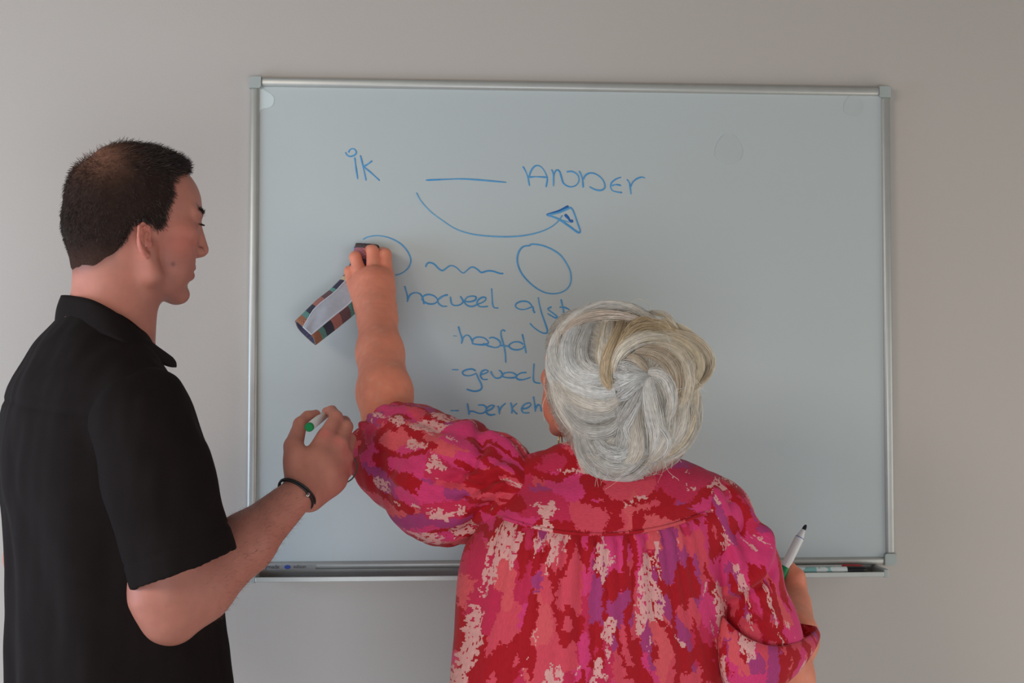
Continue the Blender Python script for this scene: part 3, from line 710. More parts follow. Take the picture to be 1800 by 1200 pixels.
# right hand
W2 = P(535, 850, -.562)
mcp = [P(572, 766, -.512), P(597, 781, -.508), P(607, 803, -.503), P(606, 828, -.498)]
for i, (m_, r_) in enumerate(zip(mcp, (.0125, .0125, .012, .011))):
    st = [P(527, 858, -.565), P(533, 862, -.56), P(540, 868, -.555), P(545, 872, -.55)][i]
    body.chain([st, (st * .45 + m_ * .55), m_], [.0185, .0165, r_], .012)
body.ell(P(553, 838, -.533), (.028, .016, .030), .012); body.chain([P(545, 875, -.553), P(590, 845, -.515)], [.017, .0145], .012)
finger(body, [mcp[0], P(591, 733, -.487), P(583, 722, -.464), P(573, 723, -.450)], [.0115, .0098, .0082, .0066], .003)
finger(body, [mcp[1], P(608, 750, -.480), P(605, 742, -.450), P(588, 745, -.436)], [.0114, .0100, .0090, .0078], .006)
finger(body, [mcp[2], P(615.5, 772, -.476), P(609, 771, -.450), P(592, 772, -.438)], [.0108, .0090, .0082, .0070], .003)
finger(body, [mcp[3], P(611, 803, -.482), P(606, 800, -.456), P(594, 795, -.444)], [.0102, .0088, .0078, .0066])
finger(body, [P(523, 846, -.562), P(516, 784, -.532), P(528, 745, -.497), P(541, 733, -.482), P(556, 727, -.470)], [.019, .0138, .0100, .0090, .0066], .005)
body.ell(P(522, 812, -.545), (.016, .015, .026), .012)
V, F = body.mesh(.0026, smooth=1); Nn = vnorm(V, F)
L_ = to_local(V, MH, mR, .001)
def man_hairmask(l):
    x, y, z = l[..., 0], l[..., 1], l[..., 2]; ay = np.abs(y)
    # face side boundary: x limit as a function of height
    xl = np.interp(z, [-80, 8, 30, 52, 62, 78, 92, 106, 118, 135, 160], [-40, -4, 30, 34, 37, 45, 41, 45, 66, 84, 92])
    xl = xl + np.where(z > 100, 10 * (1 - (ay / 60) ** 2), 0)
    front = sstep(9, -7, x - xl)
    # lower edge: over the ear then down behind it to the nape
    zl = np.interp(x, [-120, -80, -58, -34, -20, -12, 14, 24, 34, 50], [-30, -33, -30, -14, 8, 26, 31, 18, 12, 40])
    low = sstep(-9, 9, z - zl)
    ear = sstep(0, 4, np.hypot((x + 2) / 17, (z - 6) / 25) * 24 - 24) + (ay < 66)
    return front * low * np.clip(ear, 0, 1) * (z < 400)
headzone = sstep(-95, -75, L_[:, 2])
mk = man_hairmask(L_) * headzone
skin = np.tile(srgb(190, 123, 106), (len(V), 1))
def blend(c, m, col): return c * (1 - m[:, None]) + np.asarray(col)[None] * m[:, None]
redz = sstep(.3, .9, wob(V, 60, 3)) * .35; skin = blend(skin, redz, srgb(202, 128, 112))
arm = sstep(1.36, 1.28, V[:, 2]); skin = blend(skin, .8 * arm, srgb(180, 116, 100))
lx, ly, lz2 = L_[:, 0], L_[:, 1], L_[:, 2]
cheek = gauss(np.hypot(lx - 60, lz2 - 6), 34) * (np.abs(ly) > 20) * headzone; skin = blend(skin, .5 * cheek, srgb(190, 98, 86))
earm = gauss(np.hypot(lx - 0, lz2 - 6), 30) * (np.abs(ly) > 71) * headzone; skin = blend(skin, .5 * earm, srgb(200, 112, 100))
beard = sstep(6, -18, lz2) * sstep(8, 34, lx) * sstep(-90, -70, lz2) ; skin = blend(skin, .30 * beard, srgb(128, 88, 78))
lips = gauss(np.hypot((lx - 94) * .5, lz2 + 26), 8) * (np.abs(ly) < 22); skin = blend(skin, .75 * lips, srgb(176, 92, 88))
mole = gauss(np.linalg.norm(L_ - np.array([47, -56, -21]), axis=1), 3.0); 
skin = blend(skin, .8 * mole, srgb(70, 45, 40))
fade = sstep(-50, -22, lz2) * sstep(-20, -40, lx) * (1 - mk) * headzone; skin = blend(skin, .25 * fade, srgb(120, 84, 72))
skin = blend(skin, .75 * mk, srgb(84, 58, 50))
for m_ in mcp: skin = blend(skin, .75 * gauss(np.linalg.norm(V - (m_ + np.array([0, -.012, .004])), axis=1), .010), srgb(204, 112, 104))
brow = gauss((lz2 - (57 + .1 * np.abs(ly))) , 4.5) * (np.abs(np.abs(ly) - 27) < 19) * sstep(70, 78, lx) * headzone; skin = blend(skin, .9 * brow, srgb(62, 42, 35))
eyel = gauss(np.abs(lz2 - 38.5), 1.6) * gauss(np.abs(np.abs(ly) - 31), 14) * (lx > 78) * headzone; skin = blend(skin, .8 * eyel, srgb(60, 40, 36))
# tendons, veins and knuckle creases on the back of the hand
hd = np.zeros(len(V))
for m_ in mcp[:3]:
    st = P(534, 858, -.56); ab = m_ - st; t = np.clip(((V - st) @ ab) / (ab @ ab), 0, 1); d = np.linalg.norm(V - st - t[:, None] * ab, axis=1)
    hd += .0012 * gauss(d - .014, .006) * (t > .25) * (t < .97) * gauss(np.linalg.norm(np.cross(V - st, unit(ab)) , axis=1), .012)
V = V + Nn * hd[:, None]
body_o = tag(mesh_obj('body', V, F, M_skin, man, True, {'Col': skin}), 'bare face, neck, forearms and hands')
for s in (-1, 1):
    c = MH + mR.T @ (np.array([79.5, s * 31, 39.5]) * .001); e = Field(); e.ell(c, (.0120,) * 3, .001); v_, f_ = e.mesh(.0025, smooth=1); mesh_obj('eye', v_, f_, M_eye, man, True)
# eyebrows and lashes
bs = []; bq = []
for sd in (-1, 1):
    for k in range(120):
        u_ = rng.uniform(); yy = sd * (16 + 32 * u_); zz = 58.0 + 5 * u_ - 6 * max(0, u_ - .6) + rng.normal() * 1.7; xx = 101 - 20 * u_ ** 1.7
        bs.append(((xx, yy, zz), (rng.uniform(-1, 1) - 1.5 * u_, sd * (4.5 + rng.uniform(0, 3)), 2.2 - 4.5 * u_ + rng.normal())))
def on_face(q):
    q = MH + (np.asarray(q) * .001) @ mR; d = mR[0]; p = q + d * .03
    for _ in range(30):
        e = float(body.ev(p[None])[0]); p = p - d * e * .8
        if e < .0003: break
    return p
bp0 = np.array([on_face(a) for a, b in bs]); bdr = np.array([(np.asarray(b) * .001) @ mR for a, b in bs]); bfw = mR[0] * .0012
strands(np.stack([bp0 - bfw * .5, bp0 + bdr * .5 + bfw, bp0 + bdr + bfw * .6], 1), np.tile([[.00022, .0002, .0001]], (len(bp0), 1)), np.tile(srgb(58, 40, 34), (len(bp0), 1)), 'eyebrow_hair', M_hairm, man)
es = []
for sd in (-1, 1):
    for k in range(70):
        u_ = rng.uniform(); es.append(((96, sd * (20 + 25 * u_), 40.5 - 2.5 * abs(u_ - .35) + rng.normal() * .4), (3.2 + rng.normal() * .5, sd * (1.0 + 2.2 * u_), -1.8 + rng.normal() * .4)))
ep0 = np.array([on_face(a) for a, b in es]); edr = np.array([(np.asarray(b) * .001) @ mR for a, b in es])
strands(np.stack([ep0 - edr * .2, ep0 + edr * .5, ep0 + edr], 1), np.tile([[.0003, .00025, .0001]], (len(ep0), 1)), np.tile(srgb(46, 32, 28), (len(ep0), 1)), 'eyelash', M_hairm, man)
# hair cap + short strands
def hair_mod(g, v):
    l = to_local(g, MH, mR, .001); m_ = man_hairmask(l) * sstep(-95, -75, l[..., 2])
    th = .0040 + .003 * sstep(90, 140, l[..., 2]) + .0015 * sstep(40, 80, l[..., 0]) * sstep(95, 120, l[..., 2]) - .004 * gauss(np.hypot(l[..., 0] + 62, l[..., 2] - 128), 26)
    th = th * (.35 + .65 * sstep(-30, 40, l[..., 2])) + .0012 * wob(g, 190, 2, 4)
    return v - (th * m_ - .005 * (1 - m_))
hf = Field(); add_head(hf, MH, MHY); hf.chain([nk0, P(203, 530, -.575)], [.057, .054], .018); hf.chain([nk0 + np.array([-.012, 0, .0]), P(193, 545, -.58)], [.045, .046], .015)
hv, hfc = hf.mesh(.0028, mod=hair_mod, smooth=1); hn = vnorm(hv, hfc); hl = to_local(hv, MH, mR, .001); hm = man_hairmask(hl)
dark = np.array(srgb(44, 32, 28)); warm = np.array(srgb(138, 96, 78))
thin = gauss(np.hypot(hl[:, 0] + 55, hl[:, 2] - 135), 34)
hc = dark[None] * np.ones((len(hv), 1)); hc = blend(hc, .85 * thin, warm); hc = blend(hc, sstep(.98, .55, hm) * .6, srgb(120, 84, 72)); hc = blend(hc, .45 * sstep(10, -25, hl[:, 2]), srgb(78, 54, 46))
keep = hm > .06; fk = keep[hfc].all(1); hfc2 = hfc[fk]
hair_o = tag(mesh_obj('hair', hv, hfc2, M_hairc, man, True, {'Col': hc}), 'short cropped dark brown hair, thinning at the crown')
vis = np.where((hm > .25) & (rng.uniform(size=len(hm)) > .72 * thin))[0]; pick = rng.choice(vis, 28000); p0 = hv[pick] - hn[pick] * .002; l0 = hl[pick]
lay = np.stack([.75 + 0 * l0[:, 0], 0 * l0[:, 0], np.where(l0[:, 2] < 95, -.9, -.15)], 1)
lay[:, 0] += -.9 * sstep(-15, -75, l0[:, 0]) - .75 * sstep(45, 75, l0[:, 0]) * sstep(80, 100, l0[:, 2]); lay[:, 2] = -.9 + .75 * sstep(75, 120, l0[:, 2]) + .25 * sstep(45, 75, l0[:, 0]); lay[:, 0] += .35 * wob(l0 * .001, 60, 9); lw = lay @ mR
dirn = hn[pick] * (.17 + .03 * sstep(95, 130, l0[:, 2]))[:, None] + lw * .8 + rng.normal(size=(len(pick), 3)) * .26; dirn /= np.linalg.norm(dirn, axis=1, keepdims=True)
ln = (.0065 + .006 * sstep(70, 130, l0[:, 2])) * rng.uniform(.6, 1.15, len(pick)) * (.35 + .65 * sstep(-25, 40, l0[:, 2]))
cur = np.stack([p0 + dirn * (ln * t)[:, None] + lw * (ln * t * t * .35)[:, None] for t in (0, .4, .75, 1)], 1)
rad = np.array([.0003, .00029, .00023, .00009])[None] * np.ones((len(pick), 1))
gray = rng.uniform(size=len(pick)); cc = dark[None] * (.6 + 1.1 * gray[:, None]); cc = blend(cc, (gray > .93) * .35, srgb(140, 120, 108)); cc = blend(cc, .5 * thin[pick], warm)
strands(cur, rad, cc, 'hair_strands', M_hairm, hair_o)
# fine hair on the forearm
fa0, fa1 = P(330, 1040, -.70), WR; fd = fa1 - fa0; tt_ = ((V - fa0) @ fd) / (fd @ fd); fv = np.where((tt_ > 0) & (tt_ < .93) & (np.linalg.norm(V - fa0 - np.clip(tt_, 0, 1)[:, None] * fd, axis=1) < .06))[0]
if len(fv):
    pk = rng.choice(fv, 1500); nn = vnorm(V, F)[pk]; dd = nn * .5 + unit(fd) * .7 + np.array([0, 0, -.25]) + rng.normal(size=(1500, 3)) * .3; dd /= np.linalg.norm(dd, axis=1, keepdims=True); l3 = rng.uniform(.004, .010, (1500, 1))
    strands(np.stack([V[pk] - nn * .0005, V[pk] + dd * l3 * .5, V[pk] + dd * l3 + nn * -.001], 1), np.tile([[.00008, .00007, .00003]], (1500, 1)), np.tile(srgb(110, 76, 60), (1500, 1)), 'arm_hair', M_hairm, man)
# bracelet
bc = P(521, 868, -.572); fa = unit(P(565, 800, -.53) - P(480, 905, -.60)); bu, bw = perp(fa)
def ring(c, ax_, r1, r2, tr, tilt=0, n=40):
    u_, w_ = perp(ax_); return tube([c + u_ * math.cos(a) * r1 + w_ * math.sin(a) * r2 + unit(ax_) * tilt * math.sin(a) for a in np.linspace(0, 2 * math.pi, n, endpoint=False)], tr, 8, True)
br = tag(mesh_obj('bracelet', *merge(ring(bc - fa * .002, fa, .0285, .0285, .0017), ring(bc + fa * .0025, fa, .0288, .0288, .0017, .002)), M_cord, man), 'thin double black cord bracelet')
cl = P(541, 870, -.598); mesh_obj('clasp', *merge(lathe(cl - fa * .003, cl + fa * .003, [(0, .0022), (.001, .0028), (.005, .0028), (.006, .0022)], 12)), M_chrome, br)
# trousers and shoes
def lower(person, cx, cy, yaw, hipz, w, mt):
    rr = np.array([math.sin(yaw), -math.cos(yaw), 0]); ff = np.array([math.cos(yaw), math.sin(yaw), 0]); c0 = np.array([cx, cy, 0]); t = Field()
    t.ell(c0 + [0, 0, hipz], (w, w * .75, .13), .05, R=np.stack([rr, ff, [0, 0, 1]]))
    for s in (-1, 1):
        t.chain([c0 + rr * s * .09 + [0, 0, hipz - .05], c0 + rr * s * .10 + [0, 0, .5], c0 + rr * s * .105 + [0, 0, .09]], [.095, .07, .058], .03)
    V, F = t.mesh(.012, smooth=2); mesh_obj('trousers', V, F, mt, person)
    for s in (-1, 1):
        f = Field(); a = c0 + rr * s * .105; f.frame()
        f.chain([a - ff * .06 + [0, 0, .045], a + ff * .06 + [0, 0, .042], a + ff * .16 + [0, 0, .03]], [.042, .042, .03], .03); f.rc(a - ff * .03 + [0, 0, .09], a - ff * .03 + [0, 0, .05], .04, .042, .02)
        f.cut(a, (0, 0, -1), .002); V, F = f.mesh(.007, smooth=1); mesh_obj('shoe', V, F, M_shoe, person)
lower(man, man_floor[0], -.58, MYAW, .96, .165, M_darktr)
# marker in his hand
mk0 = P(543, 751, -.528); mdir = unit(np.array([.20, .93, .20]))
marker('whiteboard_marker', mk0 + mdir * .002, mk0 + mdir * .125, .0066, 'white marker with round green end held in the man\'s right hand', M_white, M_green, tip=M_green, plug=M_green)
# cord loop
lp = [P(a, b, y) for a, b, y in ((598, 796, -.470), (612, 796, -.468), (624, 808, -.466), (627, 824, -.466), (620, 840, -.468), (606, 849, -.470), (592, 851, -.474), (580, 846, -.478), (576, 822, -.474), (584, 802, -.472))]
tag(mesh_obj('cord_loop', *tube(catmull(lp, 6, True), .0011, 8, True), M_olive), 'thin dark loop of cord hanging from the man\'s hand', 'cord')

# ------------------------------------------------------------------ the woman
WYAW = math.radians(98); wr_ = np.array([math.sin(WYAW), -math.cos(WYAW), 0])
wfl = P(1050, 1100, -.50)
wom = tag(empty('person', (wfl[0], -.50, 0)), 'person with silver-blond updo and red patterned blouse reaching up to wipe the board', 'person')
WHY = math.radians(128); WH = P(1050, 705, -.47)
# blouse torso
wrows = []
for py, l_, r_, bb, bf in ((1340, 775, 1300, .15, .15), (1200, 782, 1295, .15, .15), (1100, 792, 1290, .148, .15), (1020, 796, 1288, .145, .15), (960, 806, 1286, .142, .145), (920, 835, 1284, .136, .13), (880, 868, 1275, .124, .11), (850, 905, 1245, .108, .09), (830, 945, 1200, .09, .075), (812, 970, 1170, .075, .065), (795, 990, 1150, .062, .055)):
    c = P((l_ + r_) / 2, py, -.50); a = (r_ - l_) / 2 / 1222.0; wrows.append((c[2], c[0], c[1], a, bf, bb))
bl = Field(); bl.loft(wrows, WYAW, 2.3, .02)
WSL = P(905, 870, -.49); WSR = P(1258, 905, -.515)
bl.rc(P(1010, 835, -.52), WSL + [0.012, 0, 0], .048, .058, .03); bl.rc(P(1130, 840, -.53), WSR + [-.01, 0, 0], .048, .062, .03)
bl.cut(P(1050, 1340, -.5), (0, 0, -1))
V, F = bl.mesh(.0042, smooth=3); N = vnorm(V, F)
def seam_z(x): return P(1055, 937, -.62)[2] + .055 * ((x - P(1055, 937, -.62)[0]) / .15) ** 2 * .42
xs = V[:, 0] - P(1062, 937, -.62)[0]; dzs = seam_z(V[:, 0]) - V[:, 2]; back = sstep(.2, .6, -N[:, 1])
xr = xs / (1 + 1.7 * np.clip(dzs, 0, .3))
gath = (1.5 * np.abs(np.sin(xr * 170 + .9 * np.sin(xr * 60))) ** .65 - 1 + .25 * np.sin(xr * 420 + 1.3)) * gauss(xr, .105) ** .8 * sstep(0, .008, dzs) * np.exp(-np.clip(dzs, 0, 1) / .15)
disp = back * (.0085 * gath + .004 * sstep(0, .02, dzs) * np.exp(-np.clip(dzs, 0, 1) / .25) - .0022 * gauss(dzs, .0035))
disp += .0045 * wob(V * [1, 1, .3], 26, 2) * sstep(-.02, .1, dzs) + .0015 * wob(V * [1, 1, .5], 70, 4)
V = V + N * disp[:, None]
pat = np.stack([xr * 1.15 + .3, V[:, 2], 0 * xs], 1); yk = dzs < 0; pat[yk] = np.stack([V[yk, 2] * .8 + 1.3, V[yk, 0] * 1.2 + .4, 0 * V[yk, 0]], 1)
blouse = tag(mesh_obj('blouse', V, F, M_blouse, wom, True, {'pat': pat}), 'red, pink and purple patterned blouse with gathered back and puff sleeves')
# stitched seam of the yoke
sb = (np.abs(dzs) < .004) & (back > .55); sx = V[sb, 0]; bins = np.linspace(P(872, 900, -.6)[0], P(1246, 910, -.6)[0], 46); sp = []
for a_, b_ in zip(bins[:-1], bins[1:]):
    m_ = sb & (V[:, 0] >= a_) & (V[:, 0] < b_)
    if m_.sum() > 1: q_ = (V[m_] + N[m_] * .0012).mean(0); q_[2] = seam_z(q_[0]); sp.append(q_)
sp = np.array(sp); sp[1:-1] = .25 * sp[:-2] + .5 * sp[1:-1] + .25 * sp[2:]
sv, sf = tube(catmull(sp, 3), .0026, 8); mesh_obj('yoke_seam', sv, sf, M_blouse, blouse, True, {'pat': np.stack([sv[:, 2] * .8 + 1.3, sv[:, 0] * 1.2 + .4, 0 * sv[:, 0]], 1)})
def crease(V, N, pts, y, w_px, amp):
    L = catmull([P(a, b, y) for a, b in pts], 6); d = np.full(len(V), 9.0); t_ = np.zeros(len(V))
    for i in range(len(L) - 1):
        a = L[i][[0, 2]]; ab = L[i + 1][[0, 2]] - a; q = V[:, [0, 2]] - a; t = np.clip((q @ ab) / (ab @ ab), 0, 1); e = np.linalg.norm(q - t[:, None] * ab, axis=1); m = e < d; d[m] = e[m]; t_[m] = (i + t[m]) / (len(L) - 1)
    return amp * gauss(d, w_px / 1200.0) * 1.5 * sstep(-.7, .2, -N[:, 1]) * np.clip(np.minimum(t_, 1 - t_) * 5 + .15, 0, 1)
def sleeve_mesh(fld, vox, axis_pts, seed, amp, seams=None, name='sleeve', fold_dir=None):
    V, F = fld.mesh(vox, smooth=2); N = vnorm(V, F); A = catmull(np.array(axis_pts), 8); best = np.full(len(V), 1e9); al = np.zeros(len(V)); tt = np.zeros((len(V), 3)); cum = 0; cp = np.zeros((len(V), 3))
    for i in range(len(A) - 1):
        ab = A[i + 1] - A[i]; L = np.linalg.norm(ab); t = ((V - A[i]) @ ab) / L ** 2
        t = np.clip(t, -9 if i == 0 else 0, 9 if i == len(A) - 2 else 1); c = A[i] + t[:, None] * ab; d = np.linalg.norm(V - c, axis=1)
        m = d < best; best[m] = d[m]; al[m] = cum + t[m] * L; tt[m] = ab / L; cp[m] = c[m]; cum += L
    d_ = unit(A[-1] - A[0]); u_ = unit(np.array([0, -1.0, 0]) - d_ * (-d_[1])); w_ = np.cross(d_, u_); rel = V - cp; an = np.arctan2(rel @ w_, rel @ u_)
    return V, F, N, al, an, best, cum
# left (reaching) sleeve
EL = P(688, 785, -.305); lsl = Field()
axl = [P(900, 868, -.50), P(800, 846, -.42), P(725, 806, -.345), P(672, 765, -.29)]
lsl.chain(axl[:3] + [P(690, 783, -.312)], [.056, .090, .083, .066], .03)
lsl.ell(P(870, 815, -.48), (.045, .05, .040), .025); lsl.ell(P(765, 885, -.40), (.07, .06, .045), .03); lsl.ell(P(690, 760, -.305), (.04, .045, .034), .02)
lsl.ell(P(672, 800, -.30), (.032, .045, .045), .02)
V, F, N, al, an, best, cum = sleeve_mesh(lsl, .004, axl, 1, 0)
sh = gauss(al - .0, .11); en = gauss(al - cum, .05)
cr_ = sum(crease(V, N, p, -.48, w, a) for p, w, a in (
    ([(842, 750), (842, 785), (818, 822), (775, 850)], 9, -.009), ([(895, 828), (845, 848), (790, 890)], 6, -.006), ([(893, 840), (848, 866), (800, 912)], 6, .005), ([(890, 852), (850, 885), (812, 930)], 6, -.006),
    ([(893, 815), (850, 828), (812, 838)], 6, .004), ([(888, 868), (860, 900), (835, 935)], 6, .005), ([(700, 725), (760, 745), (820, 760)], 9, -.004), ([(650, 790), (700, 800), (745, 825)], 8, -.003), ([(655, 830), (710, 850), (760, 900)], 9, .004)))
dsp = cr_ + .004 * np.sin(an * 13 + 1.5 * np.sin(an * 4)) * gauss(al - .03, .055) + .0035 * np.sin(an * 17) * gauss(al - cum, .03) + .006 * wob(V * [1, .6, 1], 24, 3) + .002 * wob(V, 60, 5) + .004 * np.sin(al * 70 + 2 * np.sin(an * 2)) * sstep(.06, .02, np.abs(al - .12)) * sstep(0, 1, np.sin(an))
V = V + N * dsp[:, None]
pat = np.stack([an * .075 + 2.2, al * 1.0 + .7, 0 * al], 1); tag(mesh_obj('sleeve', V, F, M_blouse, blouse, True, {'pat': pat}), 'raised left puff sleeve')
# right (hanging) sleeve
ER = P(1372, 1185, -.47); rsl = Field()
axr = [P(1248, 900, -.52), P(1306, 1000, -.535), P(1328, 1100, -.52)]
rsl.chain(axr + [P(1345, 1150, -.515)], [.053, .048, .057, .062], .03); rsl.ell(P(1252, 890, -.51), (.050, .065, .034), .03)
cnr = unit(np.array([.42, .25, -.87])); cpr = P(1350, 1135, -.515)
rsl.cut(cpr, cnr, .003)
V, F, N, al, an, best, cum = sleeve_mesh(rsl, .004, axr, 2, 0)
cr_ = sum(crease(V, N, p, -.59, w, a) for p, w, a in (
    ([(1268, 1052), (1300, 1030), (1335, 1005), (1350, 965), (1338, 925)], 11, .008), ([(1275, 1080), (1310, 1052), (1348, 1022), (1362, 990)], 9, -.007),
    ([(1255, 868), (1282, 930), (1298, 990), (1290, 1020)], 9, .005), ([(1278, 862), (1306, 920), (1320, 972)], 8, -.005), ([(1300, 868), (1330, 920), (1345, 960)], 8, .003),
    ([(1285, 1085), (1330, 1075), (1370, 1085)], 10, .004), ([(1300, 1110), (1340, 1095), (1385, 1112)], 8, -.003)))
dsp = cr_ + .0035 * np.sin(an * 11 + 1.5 * np.sin(an * 3)) * gauss(al - .02, .06) + .008 * wob(V * [1, 1, .45], 22, 6) + .003 * wob(V * [1, 1, .6], 48, 2)
V = V + N * dsp[:, None]
pat = np.stack([an * .075 + 4.2, al * 1.0 + .2, 0 * al], 1); rs = tag(mesh_obj('sleeve', V, F, M_blouse, blouse, True, {'pat': pat}), 'hanging right puff sleeve')
# turned wide hem of the right sleeve
hlo = [P(1268, 1190, -.585), P(1304, 1228, -.605), P(1366, 1212, -.60), P(1414, 1170, -.56), P(1432, 1128, -.50), P(1405, 1120, -.45), P(1340, 1135, -.45), P(1290, 1140, -.51)]
hhi = [P(1270, 1085, -.590), P(1310, 1120, -.612), P(1362, 1136, -.605), P(1410, 1126, -.565), P(1437, 1104, -.50), P(1412, 1096, -.45), P(1340, 1085, -.44), P(1285, 1080, -.51)]
hm_ = band(hlo, hhi, .004, 'sleeve_hem', M_blouse, blouse, outward=.008)
hv_ = np.array([v.co[:] for v in hm_.data.vertices]) ; hm_.data.attributes.new('pat', 'FLOAT_VECTOR', 'POINT').data.foreach_set('vector', (hv_ + 5).astype(np.float32)[:, [0, 2, 1]].ravel())
# skin
wb_ = Field(); wR = add_head(wb_, WH, WHY, .00094, True, math.radians(12))
wn = P(1068, 835, -.49); wb_.chain([WH + np.array([.01, -.015, -.02]), wn, P(1065, 900, -.5)], [.055, .052, .06], .02)
wc = P(1065, 960, -.5); wb_.rc(P(1065, 900, -.5), wc, .06, .095, .03); wb_.rc(wc, P(1050, 1180, -.5), .095, .10, .03)
wb_.rc(wc + [0, 0, .04], WSL, .055, .04, .03); wb_.rc(wc + [0, 0, .04], WSR, .055, .04, .03)
WW = P(662, 548, -.112)
wb_.chain([WSL, P(800, 840, -.41), EL], [.045, .048, .044], .02)
wb_.chain([EL, P(676, 690, -.235), P(668, 620, -.17), WW], [.044, .0445, .0385, .0325], .02, flat=((0.2, .95, .25), .86))
wb_.chain([P(664, 560, -.118), P(655, 500, -.092)], [.033, .033], .015, flat=((0, .96, .25), .75))
# left hand back view, fist over the cloth
wm = [P(678, 486, -.082), P(658, 484, -.086), P(636, 489, -.084), P(621, 503, -.076)]
for m_, r_, st in zip(wm, (.0155, .0158, .0150, .0138), (P(674, 535, -.105), P(662, 535, -.108), P(650, 535, -.106), P(642, 535, -.10))): wb_.chain([st, m_], [.019, r_], .013)
finger(wb_, [wm[0], P(677, 447, -.068), P(672, 444, -.040), P(664, 452, -.026)], [.0138, .0112, .0100, .0085], .0035)
finger(wb_, [wm[1], P(654.5, 441, -.072), P(651, 440, -.042), P(648, 450, -.027)], [.0138, .0112, .0102, .0085], .003)
finger(wb_, [wm[2], P(624.5, 452, -.074), P(624, 451, -.048), P(629, 460, -.030)], [.0125, .0108, .0096, .008], .003)
finger(wb_, [wm[3], P(615, 477, -.066), P(617, 479, -.044), P(626, 485, -.030)], [.0120, .0102, .009, .0078], .0035)
wb_.chain([P(677, 525, -.088), P(678, 495, -.058), P(674, 470, -.038), P(668, 462, -.027)], [.016, .0125, .0110, .009], .008)
wb_.ell(P(655, 510, -.088), (.036, .018, .032), .012)
# right arm and hand
WRW = P(1394, 1062, -.315)
wb_.chain([WSR, P(1325, 1060, -.51), ER], [.045, .047, .043], .02); wb_.chain([ER, P(1388, 1120, -.40), WRW], [.044, .042, .030], .02)
wb_.ell(P(1388, 1198, -.475), (.034, .032, .03), .02)
rm = [P(1401, 1012, -.275), P(1404, 1024, -.262), P(1402, 1037, -.255), P(1396, 1048, -.252)]
for m_ in rm: wb_.chain([P(1393, 1050, -.30), m_], [.019, .0125], .012)
for i, m_ in enumerate(rm):
    a = np.array([-.020, .030, -.002]); b_ = np.array([-.040, .014, -.004]); c_ = np.array([-.036, -.004, .0])
    finger(wb_, [m_, m_ + a, m_ + b_, m_ + c_], [.0120 - i * .0006, .0105 - i * .0005, .0095 - i * .0005, .0082 - i * .0004], .005)
finger(wb_, [P(1395, 1048, -.305), P(1399, 1014, -.298), P(1388, 1000, -.292), P(1376, 998, -.282)], [.018, .0130, .0108, .0085], .007)
wb_.ell(P(1392, 1028, -.285), (.020, .022, .026), .012)
V, F = wb_.mesh(.0027, smooth=1); Nn = vnorm(V, F); L_ = to_local(V, WH, wR, .00094)
skin = np.tile(srgb(232, 141, 112), (len(V), 1))
skin = blend(skin, sstep(.1, .9, wob(V, 50, 3)) * .4, srgb(206, 124, 98)); skin = blend(skin, sstep(.2, .9, wob(V, 160, 5)) * .25, srgb(222, 166, 140))
fh = gauss(np.linalg.norm(V - WH, axis=1), .13); skin = blend(skin, .55 * fh, srgb(206, 118, 100))
for m_ in wm: skin = blend(skin, .35 * gauss(np.linalg.norm(V - (m_ + np.array([0, -.014, 0])), axis=1), .014), srgb(214, 120, 96))
wx = gauss((V - P(660, 543, -.11)) @ unit(np.array([.05, .3, .95])) , .0016) * gauss(np.linalg.norm(V - P(660, 543, -.12), axis=1), .06)
V = V - Nn * (.0006 * wx)[:, None] + Nn * (.0006 * wob(V, 260, 8) * gauss(np.linalg.norm(V - P(655, 500, -.09), axis=1), .06))[:, None]
tag(mesh_obj('body', V, F, M_skin, wom, True, {'Col': skin}), 'bare cheek, neck, forearms and hands')
for s in (-1, 1):
    c = WH + wR.T @ (np.array([79.5, s * 31, 39.5]) * .00094); e = Field(); e.ell(c, (.0112,) * 3, .001); v_, f_ = e.mesh(.0025, smooth=1); mesh_obj('eye', v_, f_, M_eye, wom, True)
# hair volume
hw = Field()
hw.ell(P(1082, 680, -.51), (.100, .118, .118), .03)
hw.ell(P(1065, 600, -.49), (.075, .09, .055), .03)
hw.ell(P(1135, 655, -.605), (.070, .060, .076), .03)
hw.ell(P(1172, 640, -.575), (.052, .05, .062), .025)
hw.ell(P(1085, 785, -.565), (.062, .055, .056), .03)
hw.ell(P(1150, 740, -.58), (.058, .05, .072), .03)
hw.ell(P(1030, 660, -.53), (.056, .06, .085), .03)
hw.ell(P(1012, 612, -.43), (.048, .07, .058), .03)
fside = unit(np.array([math.cos(WHY), math.sin(WHY), 0]))
hw.ell(P(975, 725, -.42), (.045, .07, .085), .02, op='s')
V, F = hw.mesh(.004, smooth=2); N = vnorm(V, F); V = V + N * (.0015 * wob(V, 90, 3))[:, None] - N * .004
SIL = srgb(240, 235, 228); WHT = srgb(253, 251, 248); BLD = srgb(240, 218, 182); DBL = srgb(188, 156, 118); GRY = srgb(200, 193, 186); BEI = srgb(238, 224, 206)
hcol = np.tile(srgb(196, 185, 170), (len(V), 1)); hair_w = tag(mesh_obj('hair', V, F, M_hairw, wom, True, {'Col': hcol}), 'silver and blond hair pinned up in a loose twist')
def hgrad(p):
    e = 1e-3; g = np.stack([hw.ev(p + np.eye(3)[i] * e) - hw.ev(p - np.eye(3)[i] * e) for i in range(3)], -1); return g / (np.linalg.norm(g, axis=-1, keepdims=True) + 1e-9)
